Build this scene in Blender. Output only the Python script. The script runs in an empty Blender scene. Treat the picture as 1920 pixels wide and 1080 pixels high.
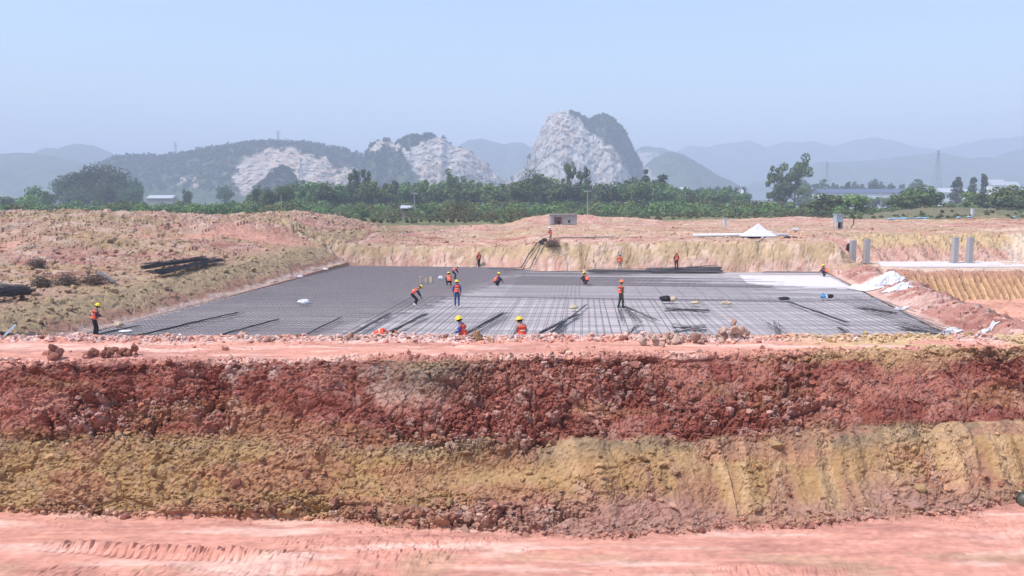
import bpy, bmesh, math, random
import numpy as np
from mathutils import Vector, Matrix

# ------------------------------------------------------------------ camera, sky, sun, exposure
sc = bpy.context.scene
COL = sc.collection
CZ = 6.8
SUN_EL, SUN_AZ = math.radians(60), math.radians(-115)      # azimuth clockwise from +Y: behind the camera's left shoulder
cam_d = bpy.data.cameras.new('camera')
cam_d.sensor_width = 36.0
cam_d.lens = 36.0 * 1500 / 1920
cam_d.clip_start = 0.1
cam_d.clip_end = 30000
cam = bpy.data.objects.new('camera', cam_d)
COL.objects.link(cam)
cam.location = (0, 0, CZ)
cam.rotation_euler = (math.radians(90) - math.atan(155 / 1500), 0, 0)
sc.camera = cam

world = bpy.data.worlds.new('World')
sc.world = world
world.use_nodes = True
wn = world.node_tree
wn.nodes.clear()
wo = wn.nodes.new('ShaderNodeOutputWorld')
wb = wn.nodes.new('ShaderNodeBackground')
sky = wn.nodes.new('ShaderNodeTexSky')
sky.sky_type = 'NISHITA'
sky.sun_disc = False
sky.sun_elevation = SUN_EL
sky.sun_rotation = SUN_AZ
sky.altitude = 20
sky.air_density = 1.3
sky.dust_density = 1.5
sky.ozone_density = 2.0
wb.inputs['Strength'].default_value = 0.15
wn.links.new(sky.outputs[0], wb.inputs[0])
wn.links.new(wb.outputs[0], wo.inputs[0])

sun_d = bpy.data.lights.new('sun', 'SUN')
sun_d.energy = 3.3
sun_d.angle = math.radians(1.2)
sun_d.color = (1.0, 0.95, 0.88)
sun = bpy.data.objects.new('sun', sun_d)
COL.objects.link(sun)
sdir = Vector((math.sin(SUN_AZ) * math.cos(SUN_EL), math.cos(SUN_AZ) * math.cos(SUN_EL), math.sin(SUN_EL)))
sun.rotation_euler = (-sdir).to_track_quat('-Z', 'Y').to_euler()
sun.location = (0, 0, 400)

sc.view_settings.view_transform = 'Standard'
sc.view_settings.look = 'None'
sc.view_settings.gamma = 1.0
sc.view_settings.use_curve_mapping = False
sc.view_settings.exposure = 0.6
sc.render.engine = 'CYCLES'
sc.cycles.use_denoising = True
sc.cycles.max_bounces = 5
sc.cycles.diffuse_bounces = 2
sc.cycles.transparent_max_bounces = 8
sc.cycles.volume_bounces = 1
sc.cycles.caustics_reflective = False
sc.cycles.caustics_refractive = False

rng = np.random.default_rng(7)
random.seed(7)

# ------------------------------------------------------------------ survey helpers: where a sight line meets level z, or a distance y
_t = 155 / 1500; _c = 1 / math.hypot(1, _t); _s = _t * _c
def G(px, py, z):
    u = (px - 960) / 1500; v = (540 - py) / 1500
    dx, dy, dz = u, _c + v * _s, -_s + v * _c
    k = (z - CZ) / dz
    return Vector((dx * k, dy * k, z))
def D(px, py, y):
    u = (px - 960) / 1500; v = (540 - py) / 1500
    dx, dy, dz = u, _c + v * _s, -_s + v * _c
    k = y / dy
    return Vector((dx * k, y, CZ + dz * k))

# ------------------------------------------------------------------ numpy noise
def _h(ix, iy, seed):
    a = (ix.astype(np.int64) * 374761393 + iy.astype(np.int64) * 668265263 + seed * 144665) & 0xffffffff
    a = ((a ^ (a >> 13)) * 1274126177) & 0xffffffff
    a = ((a ^ (a >> 16)) * 2246822519) & 0xffffffff
    return ((a ^ (a >> 15)) & 0xffffff) / float(0xffffff)
def vn(x, y, seed=0):
    x = np.asarray(x, float); y = np.asarray(y, float)
    ix = np.floor(x); iy = np.floor(y); fx = x - ix; fy = y - iy
    fx = fx * fx * (3 - 2 * fx); fy = fy * fy * (3 - 2 * fy)
    a = _h(ix, iy, seed); b = _h(ix + 1, iy, seed); c = _h(ix, iy + 1, seed); d = _h(ix + 1, iy + 1, seed)
    return (a + (b - a) * fx) * (1 - fy) + (c + (d - c) * fx) * fy
def fbm(x, y, seed=0, o=4, g=0.5):
    r = 0; a = 1; t = 0
    for i in range(o):
        r = r + a * vn(x + 17.3 * i, y - 9.1 * i, seed + i * 13); t += a
        a *= g; x = x * 2.03; y = y * 2.03
    return r / t
def worley(x, y, seed=0):
    """nearest-cell noise: F1, F2, cell random a,b,c and offset to the cell centre"""
    ix = np.floor(x); iy = np.floor(y)
    f1 = np.full(x.shape, 9.0); f2 = np.full(x.shape, 9.0)
    ci = np.zeros(x.shape); cj = np.zeros(x.shape); ox = np.zeros(x.shape); oy = np.zeros(x.shape)
    for i in (-1, 0, 1):
        for j in (-1, 0, 1):
            gx = ix + i; gy = iy + j
            dx = x - (gx + _h(gx, gy, seed)); dy = y - (gy + _h(gx, gy, seed + 5))
            d = np.sqrt(dx * dx + dy * dy)
            n = d < f1
            f2 = np.where(n, f1, np.minimum(f2, d))
            f1 = np.where(n, d, f1)
            ci = np.where(n, gx, ci); cj = np.where(n, gy, cj); ox = np.where(n, dx, ox); oy = np.where(n, dy, oy)
    return f1, f2, _h(ci, cj, seed + 31), _h(ci, cj, seed + 47), _h(ci, cj, seed + 63), ox, oy
def chunks(x, y, seed):
    """broken, faceted clods, about 0..1 high"""
    f1, f2, a, b, c, ox, oy = worley(x, y, seed)
    return a * 0.75 + (b - .5) * 1.1 * ox + (c - .5) * 1.1 * oy - 0.55 * np.exp(-((f2 - f1) / 0.09) ** 2), a, b
def sstep(a, b, x):
    t = np.clip((x - a) / (b - a), 0, 1)
    return t * t * (3 - 2 * t)
def ramp(a, b, x):
    return np.clip((x - a) / (b - a), 0, 1)
def mixc(c, d, m):
    return c * (1 - m[..., None]) + np.asarray(d, float) * m[..., None]

# ------------------------------------------------------------------ mesh helpers
def np_mesh(name, verts, faces, col=None, smooth=False):
    me = bpy.data.meshes.new(name)
    v = np.ascontiguousarray(verts, np.float32).reshape(-1, 3)
    f = np.ascontiguousarray(faces, np.int32)
    k = f.shape[1]
    me.vertices.add(len(v)); me.vertices.foreach_set('co', v.ravel())
    me.loops.add(f.size); me.loops.foreach_set('vertex_index', f.ravel())
    me.polygons.add(len(f))
    me.polygons.foreach_set('loop_start', np.arange(0, f.size, k, dtype=np.int32))
    me.polygons.foreach_set('loop_total', np.full(len(f), k, np.int32))
    me.polygons.foreach_set('use_smooth', np.full(len(f), smooth, bool))
    if col is not None:
        at = me.color_attributes.new('Col', 'FLOAT_COLOR', 'POINT')
        c4 = np.ones((len(v), 4), np.float32); c4[:, :3] = np.clip(col.reshape(-1, 3), 0.01, 0.95)
        at.data.foreach_set('color', c4.ravel())
    me.update(calc_edges=True)
    return me
def grid_faces(nr, nc):
    i = np.arange(nr * nc).reshape(nr, nc)
    return np.stack([i[:-1, :-1], i[:-1, 1:], i[1:, 1:], i[1:, :-1]], -1).reshape(-1, 4)
def obj(name, me, mat=None, parent=None, loc=None):
    o = bpy.data.objects.new(name, me)
    COL.objects.link(o)
    if mat is not None and me is not None and not me.materials:
        me.materials.append(mat)
    if parent is not None:
        o.parent = parent
    if loc is not None:
        o.location = loc
    return o
def tag(o, label, cat, group=None):
    o['label'] = label; o['category'] = cat
    if group: o['group'] = group
    return o
def empty(name, loc, rz=0.0, label=None, cat=None, group=None):
    o = bpy.data.objects.new(name, None)
    COL.objects.link(o)
    o.location = loc; o.rotation_euler = (0, 0, rz); o.empty_display_size = 0.3
    if label: tag(o, label, cat, group)
    return o
def copy_tree(o, parent=None):
    c = o.copy(); COL.objects.link(c)
    if parent is not None: c.parent = parent
    for ch in o.children: copy_tree(ch, c)
    return c

class MB:
    """collects boxes, bars and lathes into one mesh"""
    def __init__(s): s.v = []; s.f = []
    def add(s, vs, fs):
        b = len(s.v); s.v += [tuple(p) for p in vs]; s.f += [tuple(b + i for i in f) for f in fs]; return s
    def box(s, c, d, rz=0.0, tilt=None):
        m = Matrix.Rotation(rz, 3, 'Z')
        if tilt is not None: m = m @ tilt
        vs = [Vector(c) + m @ Vector((sx * d[0] / 2, sy * d[1] / 2, sz * d[2] / 2)) for sz in (-1, 1) for sy in (-1, 1) for sx in (-1, 1)]
        return s.add(vs, [(0, 2, 3, 1), (4, 5, 7, 6), (0, 1, 5, 4), (2, 6, 7, 3), (0, 4, 6, 2), (1, 3, 7, 5)])
    def tube(s, pts, r, n=6, cap=True):
        pts = [Vector(p) for p in pts]
        rs = r if isinstance(r, (list, tuple)) else [r] * len(pts)
        rings = []
        for i, p in enumerate(pts):
            t = (pts[min(i + 1, len(pts) - 1)] - pts[max(i - 1, 0)]).normalized()
            a = t.orthogonal().normalized() if abs(t.z) > .95 else t.cross(Vector((0, 0, 1))).normalized()
            b = t.cross(a)
            rings.append([p + (a * math.cos(2 * math.pi * k / n) + b * math.sin(2 * math.pi * k / n)) * rs[i] for k in range(n)])
        vs = [q for g in rings for q in g]
        fs = [(i * n + k, i * n + (k + 1) % n, (i + 1) * n + (k + 1) % n, (i + 1) * n + k) for i in range(len(pts) - 1) for k in range(n)]
        if cap: fs += [tuple(reversed(range(n))), tuple((len(pts) - 1) * n + k for k in range(n))]
        return s.add(vs, fs)
    def lathe(s, prof, n=14, c=(0, 0, 0), m=None):
        vs = []
        for r, z in prof:
            for k in range(n):
                p = Vector((r * math.cos(2 * math.pi * k / n), r * math.sin(2 * math.pi * k / n), z))
                if m is not None: p = m @ p
                vs.append(Vector(c) + p)
        fs = [(i * n + k, i * n + (k + 1) % n, (i + 1) * n + (k + 1) % n, (i + 1) * n + k) for i in range(len(prof) - 1) for k in range(n)]
        return s.add(vs, fs)
    def build(s, name, mat, parent=None, smooth=False, loc=None):
        me = bpy.data.meshes.new(name); me.from_pydata(s.v, [], s.f); me.update()
        if smooth: me.polygons.foreach_set('use_smooth', [True] * len(me.polygons))
        return obj(name, me, mat, parent, loc)

def ico(sub):
    bm = bmesh.new(); bmesh.ops.create_icosphere(bm, subdivisions=sub, radius=1.0)
    v = np.array([p.co[:] for p in bm.verts]); f = np.array([[q.index for q in p.verts] for p in bm.faces]); bm.free()
    return v, f
ICO1, ICO2, ICO3 = ico(1), ico(2), ico(3)
def rock_shape(seed, base=ICO2, rough=.35, flat=.75):
    """angular clod: an icosphere cut by random planes"""
    r = np.random.default_rng(seed)
    v = base[0] * (1 + rough * (r.random((len(base[0]), 1)) - .5) * .5)
    for _ in range(9):
        n = r.normal(size=3); n /= np.linalg.norm(n); d = r.uniform(.35, .75)
        k = v @ n - d
        v = v - np.where(k > 0, k, 0)[:, None] * n * .92
    v = v * np.array([r.uniform(.8, 1.2), r.uniform(.7, 1.0), flat * r.uniform(.8, 1.1)])
    return v, base[1]

# ------------------------------------------------------------------ materials
def mat_new(name):
    m = bpy.data.materials.new(name); m.use_nodes = True
    nt = m.node_tree; b = nt.nodes['Principled BSDF']
    return m, nt, b
def vary(nt, b, base_socket, scale, amt, hue=None, coord='Object', detail=6):
    """multiply a colour by noise; returns the noise node"""
    tc = nt.nodes.new('ShaderNodeTexCoord'); nz = nt.nodes.new('ShaderNodeTexNoise')
    nz.inputs['Scale'].default_value = scale; nz.inputs['Detail'].default_value = detail; nz.inputs['Roughness'].default_value = .65
    nt.links.new(tc.outputs[coord], nz.inputs['Vector'])
    mr = nt.nodes.new('ShaderNodeMapRange'); mr.inputs['From Min'].default_value = .25; mr.inputs['From Max'].default_value = .75
    mr.inputs['To Min'].default_value = 1 - amt; mr.inputs['To Max'].default_value = 1 + amt
    nt.links.new(nz.outputs['Fac'], mr.inputs['Value'])
    mx = nt.nodes.new('ShaderNodeMix'); mx.data_type = 'RGBA'; mx.blend_type = 'MULTIPLY'; mx.inputs[0].default_value = 1
    if isinstance(base_socket, tuple): mx.inputs[6].default_value = (*base_socket, 1)
    else: nt.links.new(base_socket, mx.inputs[6])
    nt.links.new(mr.outputs[0], mx.inputs[7])
    nt.links.new(mx.outputs[2], b.inputs['Base Color'])
    return nz
def plain(name, c, rough=.8, metal=0.0, scale=6.0, amt=.12, bump=0.0, bdist=.01, spec=.3, coord='Object'):
    m, nt, b = mat_new(name)
    b.inputs['Roughness'].default_value = rough; b.inputs['Metallic'].default_value = metal
    b.inputs['Specular IOR Level'].default_value = spec
    nz = vary(nt, b, tuple(c), scale, amt, coord=coord)
    if bump:
        bp = nt.nodes.new('ShaderNodeBump'); bp.inputs['Strength'].default_value = bump; bp.inputs['Distance'].default_value = bdist
        nt.links.new(nz.outputs['Fac'], bp.inputs['Height']); nt.links.new(bp.outputs[0], b.inputs['Normal'])
    return m
def soil(name, scale, amt, bump, bdist, extra=None):
    m, nt, b = mat_new(name)
    b.inputs['Roughness'].default_value = .95; b.inputs['Specular IOR Level'].default_value = .12
    at = nt.nodes.new('ShaderNodeAttribute'); at.attribute_name = 'Col'
    nz = vary(nt, b, at.outputs['Color'], scale, amt, detail=8)
    vo = nt.nodes.new('ShaderNodeTexVoronoi'); vo.inputs['Scale'].default_value = scale * .8
    tc = nt.nodes.new('ShaderNodeTexCoord'); nt.links.new(tc.outputs['Object'], vo.inputs['Vector'])
    ad = nt.nodes.new('ShaderNodeMath'); ad.operation = 'ADD'
    nt.links.new(nz.outputs['Fac'], ad.inputs[0]); nt.links.new(vo.outputs['Distance'], ad.inputs[1])
    bp = nt.nodes.new('ShaderNodeBump'); bp.inputs['Strength'].default_value = bump; bp.inputs['Distance'].default_value = bdist
    nt.links.new(ad.outputs[0], bp.inputs['Height']); nt.links.new(bp.outputs[0], b.inputs['Normal'])
    return m
M_BANK = soil('bank_soil', 9.0, .22, .9, .06)
def floor_soil(name):
    m = soil(name, 5.0, .12, .35, .03)
    nt = m.node_tree; b = nt.nodes['Principled BSDF']
    tc = nt.nodes.new('ShaderNodeTexCoord'); mp = nt.nodes.new('ShaderNodeMapping'); mp.inputs['Scale'].default_value = (.9, 4.5, 1)
    nz = nt.nodes.new('ShaderNodeTexNoise'); nz.inputs['Scale'].default_value = 1.0; nz.inputs['Detail'].default_value = 9; nz.inputs['Roughness'].default_value = .7
    nt.links.new(tc.outputs['Object'], mp.inputs[0]); nt.links.new(mp.outputs[0], nz.inputs['Vector'])
    mr = nt.nodes.new('ShaderNodeMapRange'); mr.inputs['From Min'].default_value = .3; mr.inputs['From Max'].default_value = .7; mr.inputs['To Min'].default_value = .72; mr.inputs['To Max'].default_value = 1.22
    nt.links.new(nz.outputs['Fac'], mr.inputs[0])
    old = b.inputs['Base Color'].links[0].from_socket
    mx = nt.nodes.new('ShaderNodeMix'); mx.data_type = 'RGBA'; mx.blend_type = 'MULTIPLY'; mx.inputs[0].default_value = 1
    nt.links.new(old, mx.inputs[6]); nt.links.new(mr.outputs[0], mx.inputs[7]); nt.links.new(mx.outputs[2], b.inputs['Base Color'])
    return m
M_FLOOR = floor_soil('trodden_soil')
M_GROUND = soil('site_soil', 2.2, .2, .8, .12)
M_FAR = soil('plain_soil', .25, .25, .3, .3)
M_HILL = soil('hill_cover', .08, .3, .7, 3.0)
M_STEEL = plain('weathered_rebar', (.215, .19, .205), .65, .3, 4, .3)
M_MIDSTEEL = plain('grey_bar_steel', (.13, .12, .13), .65, .3, 4, .3)
M_DARK = plain('dark_bar_steel', (.075, .07, .075), .65, .3, 4, .3)
M_STEEL2 = plain('rusty_rebar', (.12, .085, .07), .75, .2, 4, .35)
M_CONC = plain('grey_concrete', (.36, .34, .34), .9, 0, 3, .2, .3, .02)
M_WHITE = plain('white_sheet', (.60, .59, .63), .7, 0, 2.5, .22)
M_SACK = plain('tan_sack', (.50, .40, .28), .9, 0, 6, .2)
M_BLACK = plain('black_plastic', (.015, .015, .018), .6, 0, 6, .2)
M_BLUE = plain('blue_tarp', (.10, .28, .50), .6, 0, 2, .2)
M_WOOD = plain('pale_timber', (.48, .38, .27), .85, 0, 5, .2)
M_SKIN = plain('skin', (.36, .20, .13), .6, 0, 10, .08)
# ------------------------------------------------------------------ the lie of the land (metres, slab level = 0)
def xl(y): return -22.88 + (y - 40.87) * (4.29 / 48.86)          # slab's left edge
def xr(y): return 22.88 + (y - 40.87) * (8.67 / 37.73)           # slab's right edge
def yr(x):                                                        # slab's rear edge, with a jog near x = 1
    w = sstep(-1.6, 3.4, x)
    return (86.7 - (np.minimum(x, 4) + .6) * (3.0 / 18)) * (1 - w) + (82.4 - (x - 1.4) * (1.3 / 30)) * w
YF = 31.6
def yb(x): return np.interp(x, [-40, -14, -5, 2.5, 7.5, 14.3, 40], [22.6, 21.2, 20.6, 19.3, 20.1, 21.6, 24])      # toe of the bank
def yt(x): return np.interp(x, [-40, -15, 0, 8, 17, 40], [22.9 + 1, 23.6, 24.6, 25.5, 26.7, 28])                     # brow of the bank

def land(x, y, detail=True):
    """height and soil colour of the site beyond the berm"""
    dl = xl(y) - x; dr = x - xr(y)
    gro = (vn(x * 1.3, y * .1, 3) - .5) * .9 + (vn(x * 2.0, y * .15, 4) - .5) * .5           # bucket-tooth grooves
    big = fbm(x * .09, y * .09, 11, 4) - .5
    mid = fbm(x * .45, y * .45, 12, 4) - .5
    dbk = y - yr(x)
    hw = 2.1 + .7 * sstep(-1.6, 3.4, x) + 0 * y
    top = np.interp(x, [-60, -20, 0, 3, 36, 45], [2.2, 2.0, 2.1, 2.75, 2.85, 3.2]) + ramp(150, 260, y) * (2.9 - 2.6)
    zl = ramp(0, 3.0, dl + mid * 1.0) * 1.4 + ramp(3, 26, dl) * .9
    zrear = ramp(0.15, 2.6, dbk + gro * .45 * sstep(0, .4, dbk)) * hw
    zf = ramp(0, 2.6, YF - y) * 2.0
    # the second, lower pit on the right, its back wall, terrace and high wall
    gr2 = ((.5 + .5 * np.sin(x * 10.2 + 5 * vn(x * .35, y * 0, 8))) - .5) * .7
    rz = -2.0 + ramp(74.8, 77.4, y + gr2 * .8) * 2.5 + ramp(90.4, 95.5, y + gro * 1.2) * 2.8
    ridge = np.where(dr < 2.1, ramp(0, 2.1, dr) * .85, .85 - ramp(3.3, 7.6, dr) * 2.85) + mid * .55 * ramp(.2, 1.5, dr)
    right = np.maximum(ridge, rz)
    wallend = ramp(36.6, 33.4, x - (y - 82) * .25)
    zr_ = zrear * wallend
    z = np.where(dr > 0, np.where(zr_ > .02, np.maximum(zr_, right), right), np.maximum(zl, zr_))
    z = np.where((dr <= 0) & (dl <= 0) & (dbk <= 0), 0, z)
    z = np.minimum(z, np.where(dr > 0, 9, np.maximum(top, 1.4)))
    far = ramp(95, 104, y)
    z = z * (1 - far) + far * np.where(x > 36, np.maximum(top, z), top)
    out = np.clip(np.maximum(np.maximum(dl - 3, dbk - 2.8), np.where(dr > 0, np.maximum(dr - 1, 0), -1)) / 4, 0, 1)
    # spoil heaps on the left and small ones behind
    ml = sstep(-13, -33, x + big * 12) * sstep(52, 112, y + big * 25) * sstep(150, 118, y + mid * 8)
    z = z + ml * (3.1 + big * 1.6)
    heaps = [(-26, 92, 6, 5, 1.5), (-17, 104, 5, 5, .9), (-12, 118, 3.5, 3, .9), (-6.5, 150, 3, 3, 1.0), (6, 176, 9, 4, 1.3), (15, 176, 9, 3, 1.4),
             (-48, 86, 9, 6, .7), (-38, 74, 5, 3, .5), (26, 176, 8, 3, .9), (122, 230, 20, 12, 2.6), (75, 110, 6, 5, 1.2), (143, 236, 14, 12, 1.4),
             (-30, 128, 14, 8, 1.0), (90, 150, 20, 6, 1.0), (63, 178, 12, 5, .9), (121, 205, 5, 4, 1.6), (-60, 113, 12, 5, .7)]
    for hx, hy, sx, sy, hh in heaps:
        z = z + out * hh * np.exp(-((x - hx) / sx) ** 2 - ((y - hy) / sy) ** 2)
    z = z + out * (mid * .5 + big * .5) * np.where(dr > 0, .5, 1)
    road = np.exp(-((y - (69 + (x + 45) * .95 + big * 10)) / 2.6) ** 2) * sstep(-14, -22, x)
    z = z - road * .25
    rub = out * (.35 + .65 * np.maximum(ml, 0)) * (1 - .85 * road)
    rub = np.maximum(rub, .55 * ramp(.3, 1.2, dr) * ramp(5.5, 3.8, dr) * (y < 80))
    c1, a1, b1 = chunks(x * .62, y * .62, 21)
    c2, a2, b2 = chunks(x * 1.5 + 3, y * 1.5, 22)
    z = z + rub * (c1 * .5 + c2 * .24 - .2)
    wl = ((dbk > 0) & (dbk < 3.2) & (dr < 4)) | ((dr > 5) & (y > 90) & (y < 96))
    z = z + wl * (c2 * .22 + (fbm(x * .8, y * .8, 15, 3) - .5) * .5)
    sl = ramp(0, .8, dl) * ramp(6, 2, dl)
    z = z + sl * (c2 * .12)
    z = z + (fbm(x * 1.1, y * 1.1, 14, 3) - .5) * .1 * ((dr > 0) | (dl > 0) | (dbk > 0))
    # ---- colour
    n1 = fbm(x * .11 + 4, y * .2, 41, 5); n2 = fbm(x * .5, y * .7, 42, 4); n3 = fbm(x * .05, y * .28, 43, 4); n4 = vn(x * 1.7, y * 1.9, 44)
    tan = np.array([.45, .285, .20]); pink = np.array([.48, .265, .21]); red = np.array([.33, .135, .10]); och = np.array([.42, .295, .165]); pale = np.array([.62, .47, .38]); oli = np.array([.27, .24, .14])
    c = np.broadcast_to(tan, x.shape + (3,)).copy()
    c = mixc(c, pink, sstep(.42, .6, n1))
    c = mixc(c, och, sstep(.5, .68, n3) * .7)
    c = mixc(c, red, sstep(.60, .68, n2) * .55 * out)
    c = mixc(c, red, sstep(.63, .70, fbm(x * .07, y * .5, 45, 4)) * .85 * out * (y > 92))
    c = mixc(c, pale, sstep(.60, .74, fbm(x * .3, y * .9, 46, 4)) * .6 * out)
    c = mixc(c, oli, sstep(.58, .68, fbm(x * .08, y * .35, 47, 4)) * .4 * (y > 95))
    c = mixc(c, [.62, .31, .24], road * .85)
    c = mixc(c, np.array([.34, .25, .20]), (a2 > .8) * .35 * rub)
    c = mixc(c, pale, (a1 > .8) * .45 * rub)
    # left slope: ochre over red, with a paler strip at the toe
    s1 = ramp(.05, .3, dl) * ramp(5.5, 3.0, dl + mid * 2)
    c = mixc(c, mixc(np.broadcast_to(np.array([.40, .29, .18]), c.shape), [.36, .20, .145], sstep(1.9, .6, dl + (n2 - .5) * 2)), s1)
    c = mixc(c, [.58, .42, .36], ramp(.0, .05, dl) * ramp(.55, .25, dl + (n4 - .5) * .5))
    # rear wall: ochre above, pink below, scratched
    s2 = ((dbk > 0) & (dr <= 6)) * ramp(4.2, 2.8, dbk)
    stripe = sstep(.35, .7, vn(x * 2.3 + 3, y * .2, 48))
    wall = mixc(np.broadcast_to(np.array([.47, .335, .21]), c.shape), [.46, .27, .215], sstep(1.75, .7, z + (n2 - .5) * 1.4))
    wall = mixc(wall, [.62, .46, .37], stripe * .5 * sstep(1.9, .6, z))
    wall = mixc(wall, [.36, .25, .15], sstep(.52, .64, n2) * .6)
    wall = mixc(wall, [.62, .45, .38], (b2 > .8) * .5)
    c = mixc(c, wall, s2)
    # right pit
    rp = (dr > 5.2) & (y < 96)
    flo = mixc(np.broadcast_to(np.array([.60, .31, .225]), c.shape), [.48, .24, .175], sstep(.5, .62, fbm(x * .12, y * .5, 49, 4)))
    st2 = sstep(.3, .7, .5 + .5 * np.sin(x * 10.2 + 5 * vn(x * .35, y * 0, 8)))
    w3 = mixc(np.broadcast_to(np.array([.36, .20, .125]), c.shape), [.54, .36, .205], st2)
    w3 = mixc(w3, [.42, .235, .18], sstep(-.3, .35, z) * .9)
    w4 = mixc(np.broadcast_to(np.array([.44, .25, .20]), c.shape), [.47, .335, .20], sstep(1.5, 2.4, z + (n2 - .5)))
    w4 = mixc(w4, [.60, .44, .36], stripe * .5 * sstep(2.2, 1.0, z))
    w4 = mixc(w4, [.60, .50, .40], sstep(56.5, 58.5, x + (y - 90) * -.6 + n2 * 3) * .7)
    c = np.where(rp[..., None], np.where((y < 74.6)[..., None], flo, np.where((y < 77.8)[..., None], w3, np.where((y < 90)[..., None], np.array([.55, .40, .31]), w4))), c)
    # ridge between the pits
    rg = ramp(.15, .5, dr) * ramp(7.6, 5.6, dr) * (y < 79)
    rgc = mixc(np.broadcast_to(np.array([.40, .20, .16]), c.shape), [.58, .40, .35], sstep(.5, .62, n2) * .8)
    rgc = mixc(rgc, [.29, .12, .095], sstep(.58, .68, fbm(x * .4 + 9, y * .3, 51, 4)) * .8)
    rgc = mixc(rgc, [.20, .12, .10], np.exp(-((dr - 3.3 - mid) / .22) ** 2) * .9)  # crest crevice: its shade is painted as a dark line, no depth
    c = mixc(c, rgc, rg)
    c = mixc(c, [.56, .36, .30], ramp(0, .03, dr) * ramp(.6, .3, dr) * (y < 79))
    # grass beyond the works
    gy = 186 + (fbm(x * .03, y * .01, 52, 3) - .5) * 40 - sstep(-25, -60, x) * 55 + sstep(40, 80, x) * 14
    gm = sstep(gy - 6, gy + 10, y + (n2 - .5) * 26)
    grass = mixc(np.broadcast_to(np.array([.105, .12, .05]), c.shape), [.19, .17, .09], sstep(.4, .6, n1))
    c = mixc(c, grass, gm)
    c = mixc(c, [.155, .14, .085], np.exp(-((x - 120) / 30) ** 2 - ((y - 228) / 18) ** 2) * (y > 206) * .8)
    c = mixc(c, [.50, .33, .22], np.exp(-((x - 122) / 3.4) ** 2 - ((y - 209) / 5) ** 2) * .9)
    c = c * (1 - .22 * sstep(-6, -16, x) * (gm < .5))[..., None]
    c = c * (.9 + .2 * n4)[..., None]
    return z, c

def land_z(x, y):
    return float(land(np.array([[x]], float), np.array([[y]], float))[0][0, 0])

# site ground, fanning out from the berm to the scrub
rows = YF + .1 + (np.exp(np.linspace(0, math.log(245 / 31.7), 600)) - 1) * 31.7
cols = np.linspace(-.95, .97, 1000)
Y = np.repeat(rows[:, None], len(cols), 1); X = Y * cols[None, :]
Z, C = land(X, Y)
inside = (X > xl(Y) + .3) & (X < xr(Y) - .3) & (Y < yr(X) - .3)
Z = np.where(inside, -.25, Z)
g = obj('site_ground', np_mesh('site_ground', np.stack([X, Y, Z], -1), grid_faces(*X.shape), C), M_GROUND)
g['kind'] = 'structure'
SITE = g

# the plain out to the horizon
rows = 243 * np.exp(np.linspace(0, math.log(9500 / 243), 220))
cols = np.linspace(-1.7, 1.7, 260)
Y = np.repeat(rows[:, None], len(cols), 1); X = Y * cols[None, :]
Zs, Cs = land(X, np.minimum(Y, 244.9))
edge = ramp(243, 262, Y)
Z = Zs * (1 - edge) + edge * 2.9 - .03
Z = Z + 2.6 * np.exp(-((Y - 345 - X * .03) / 9) ** 2) * edge
Cg = mixc(np.broadcast_to(np.array([.085, .11, .045]), X.shape + (3,)), [.17, .165, .085], sstep(.4, .65, fbm(X * .012, Y * .02, 61, 4)))
C = mixc(Cs, Cg, edge) if False else Cs * (1 - edge[..., None]) + Cg * edge[..., None]
g = obj('plain', np_mesh('plain', np.stack([X, Y, Z], -1), grid_faces(*X.shape), C), M_FAR)
g['kind'] = 'structure'

# ------------------------------------------------------------------ the near bank with its berm and the floor in front of it
xs = np.arange(-25, 27, .046)
n0, n1_, n2_ = 95, 165, 130
t0 = np.linspace(-1, 0, n0, endpoint=False); t1 = np.linspace(0, 1, n1_, endpoint=False); t2 = np.linspace(1, 2, n2_)
T = np.repeat(np.concatenate([t0, t1, t2])[:, None], len(xs), 1); X = np.repeat(xs[None, :], T.shape[0], 0)
YB = yb(X) + (fbm(X * .5, X * 0 + 2, 71, 3) - .5) * .7
YT = yt(X) + (fbm(X * .7, X * 0 + 5, 72, 3) - .5) * .7
u0 = np.clip(-T, 0, 1) ** 1.9
Y = np.where(T < 0, YB + (1.0 - YB) * u0, np.where(T < 1, YB + (YT - YB) * T, YT + (YF + .35 - YT) * (T - 1)))
wv = (fbm(X * .25, X * 0 + 1, 73, 3) - .5) * .16
S = np.clip(T + wv * np.sin(np.clip(T, 0, 1) * math.pi), 0, 1)
prof = np.interp(S, [0, .10, .20, .47, .56, .90, 1], [0, .05, .14, .46, .515, .93, 1.0])
Z = -1.5 + 3.5 * prof
back = ramp(2.55, .05, YF + .35 - Y)
Z = np.where(T > 1, 2.0 - back * 2.2, Z)
Z = np.where(T < 0, np.maximum(Z, -1.5 + ramp(8.5, 2.8, Y) * 6.0), Z)
gam = np.clip((T - 0) * (1 - T) * 60, 0, 1) * (T > 0) * (T < 1)                  # 1 on the face of the bank
SL = S * 6.2 + np.where(T < 0, np.minimum(Y - YB, 0), 0) + np.where(T > 1, Y - YT, 0)                                                                     # metres up the slope
SX = X + SL * .18
lower = sstep(.55, .49, S + (fbm(X * .45, S * 5, 74, 5) - .5) * .26 - np.interp(X, [-16, -9, 0, 8, 16], [-.02, -.06, -.03, .0, .05]))                # ochre lower half
scr = sstep(.48, .58, fbm(X * .16 + 3, S * .8, 75, 3)) * sstep(-1, 3, X) * lower * sstep(.05, .16, S)     # clawed by the bucket
patch = sstep(.5, .66, fbm(X * .33, SL * .55, 76, 4))
sm = np.exp(-((X + .4) / 2.2) ** 2 - ((S - .335 - (X + .4) * .012) / .055) ** 2)                         # smooth scooped sweep
rough = gam * (.35 + .65 * patch) * (1 - .72 * scr) * (1 - .9 * np.clip(sm, 0, 1))
cA, aA, bA = chunks(SX * .85, SL * 1.0, 81)
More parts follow.
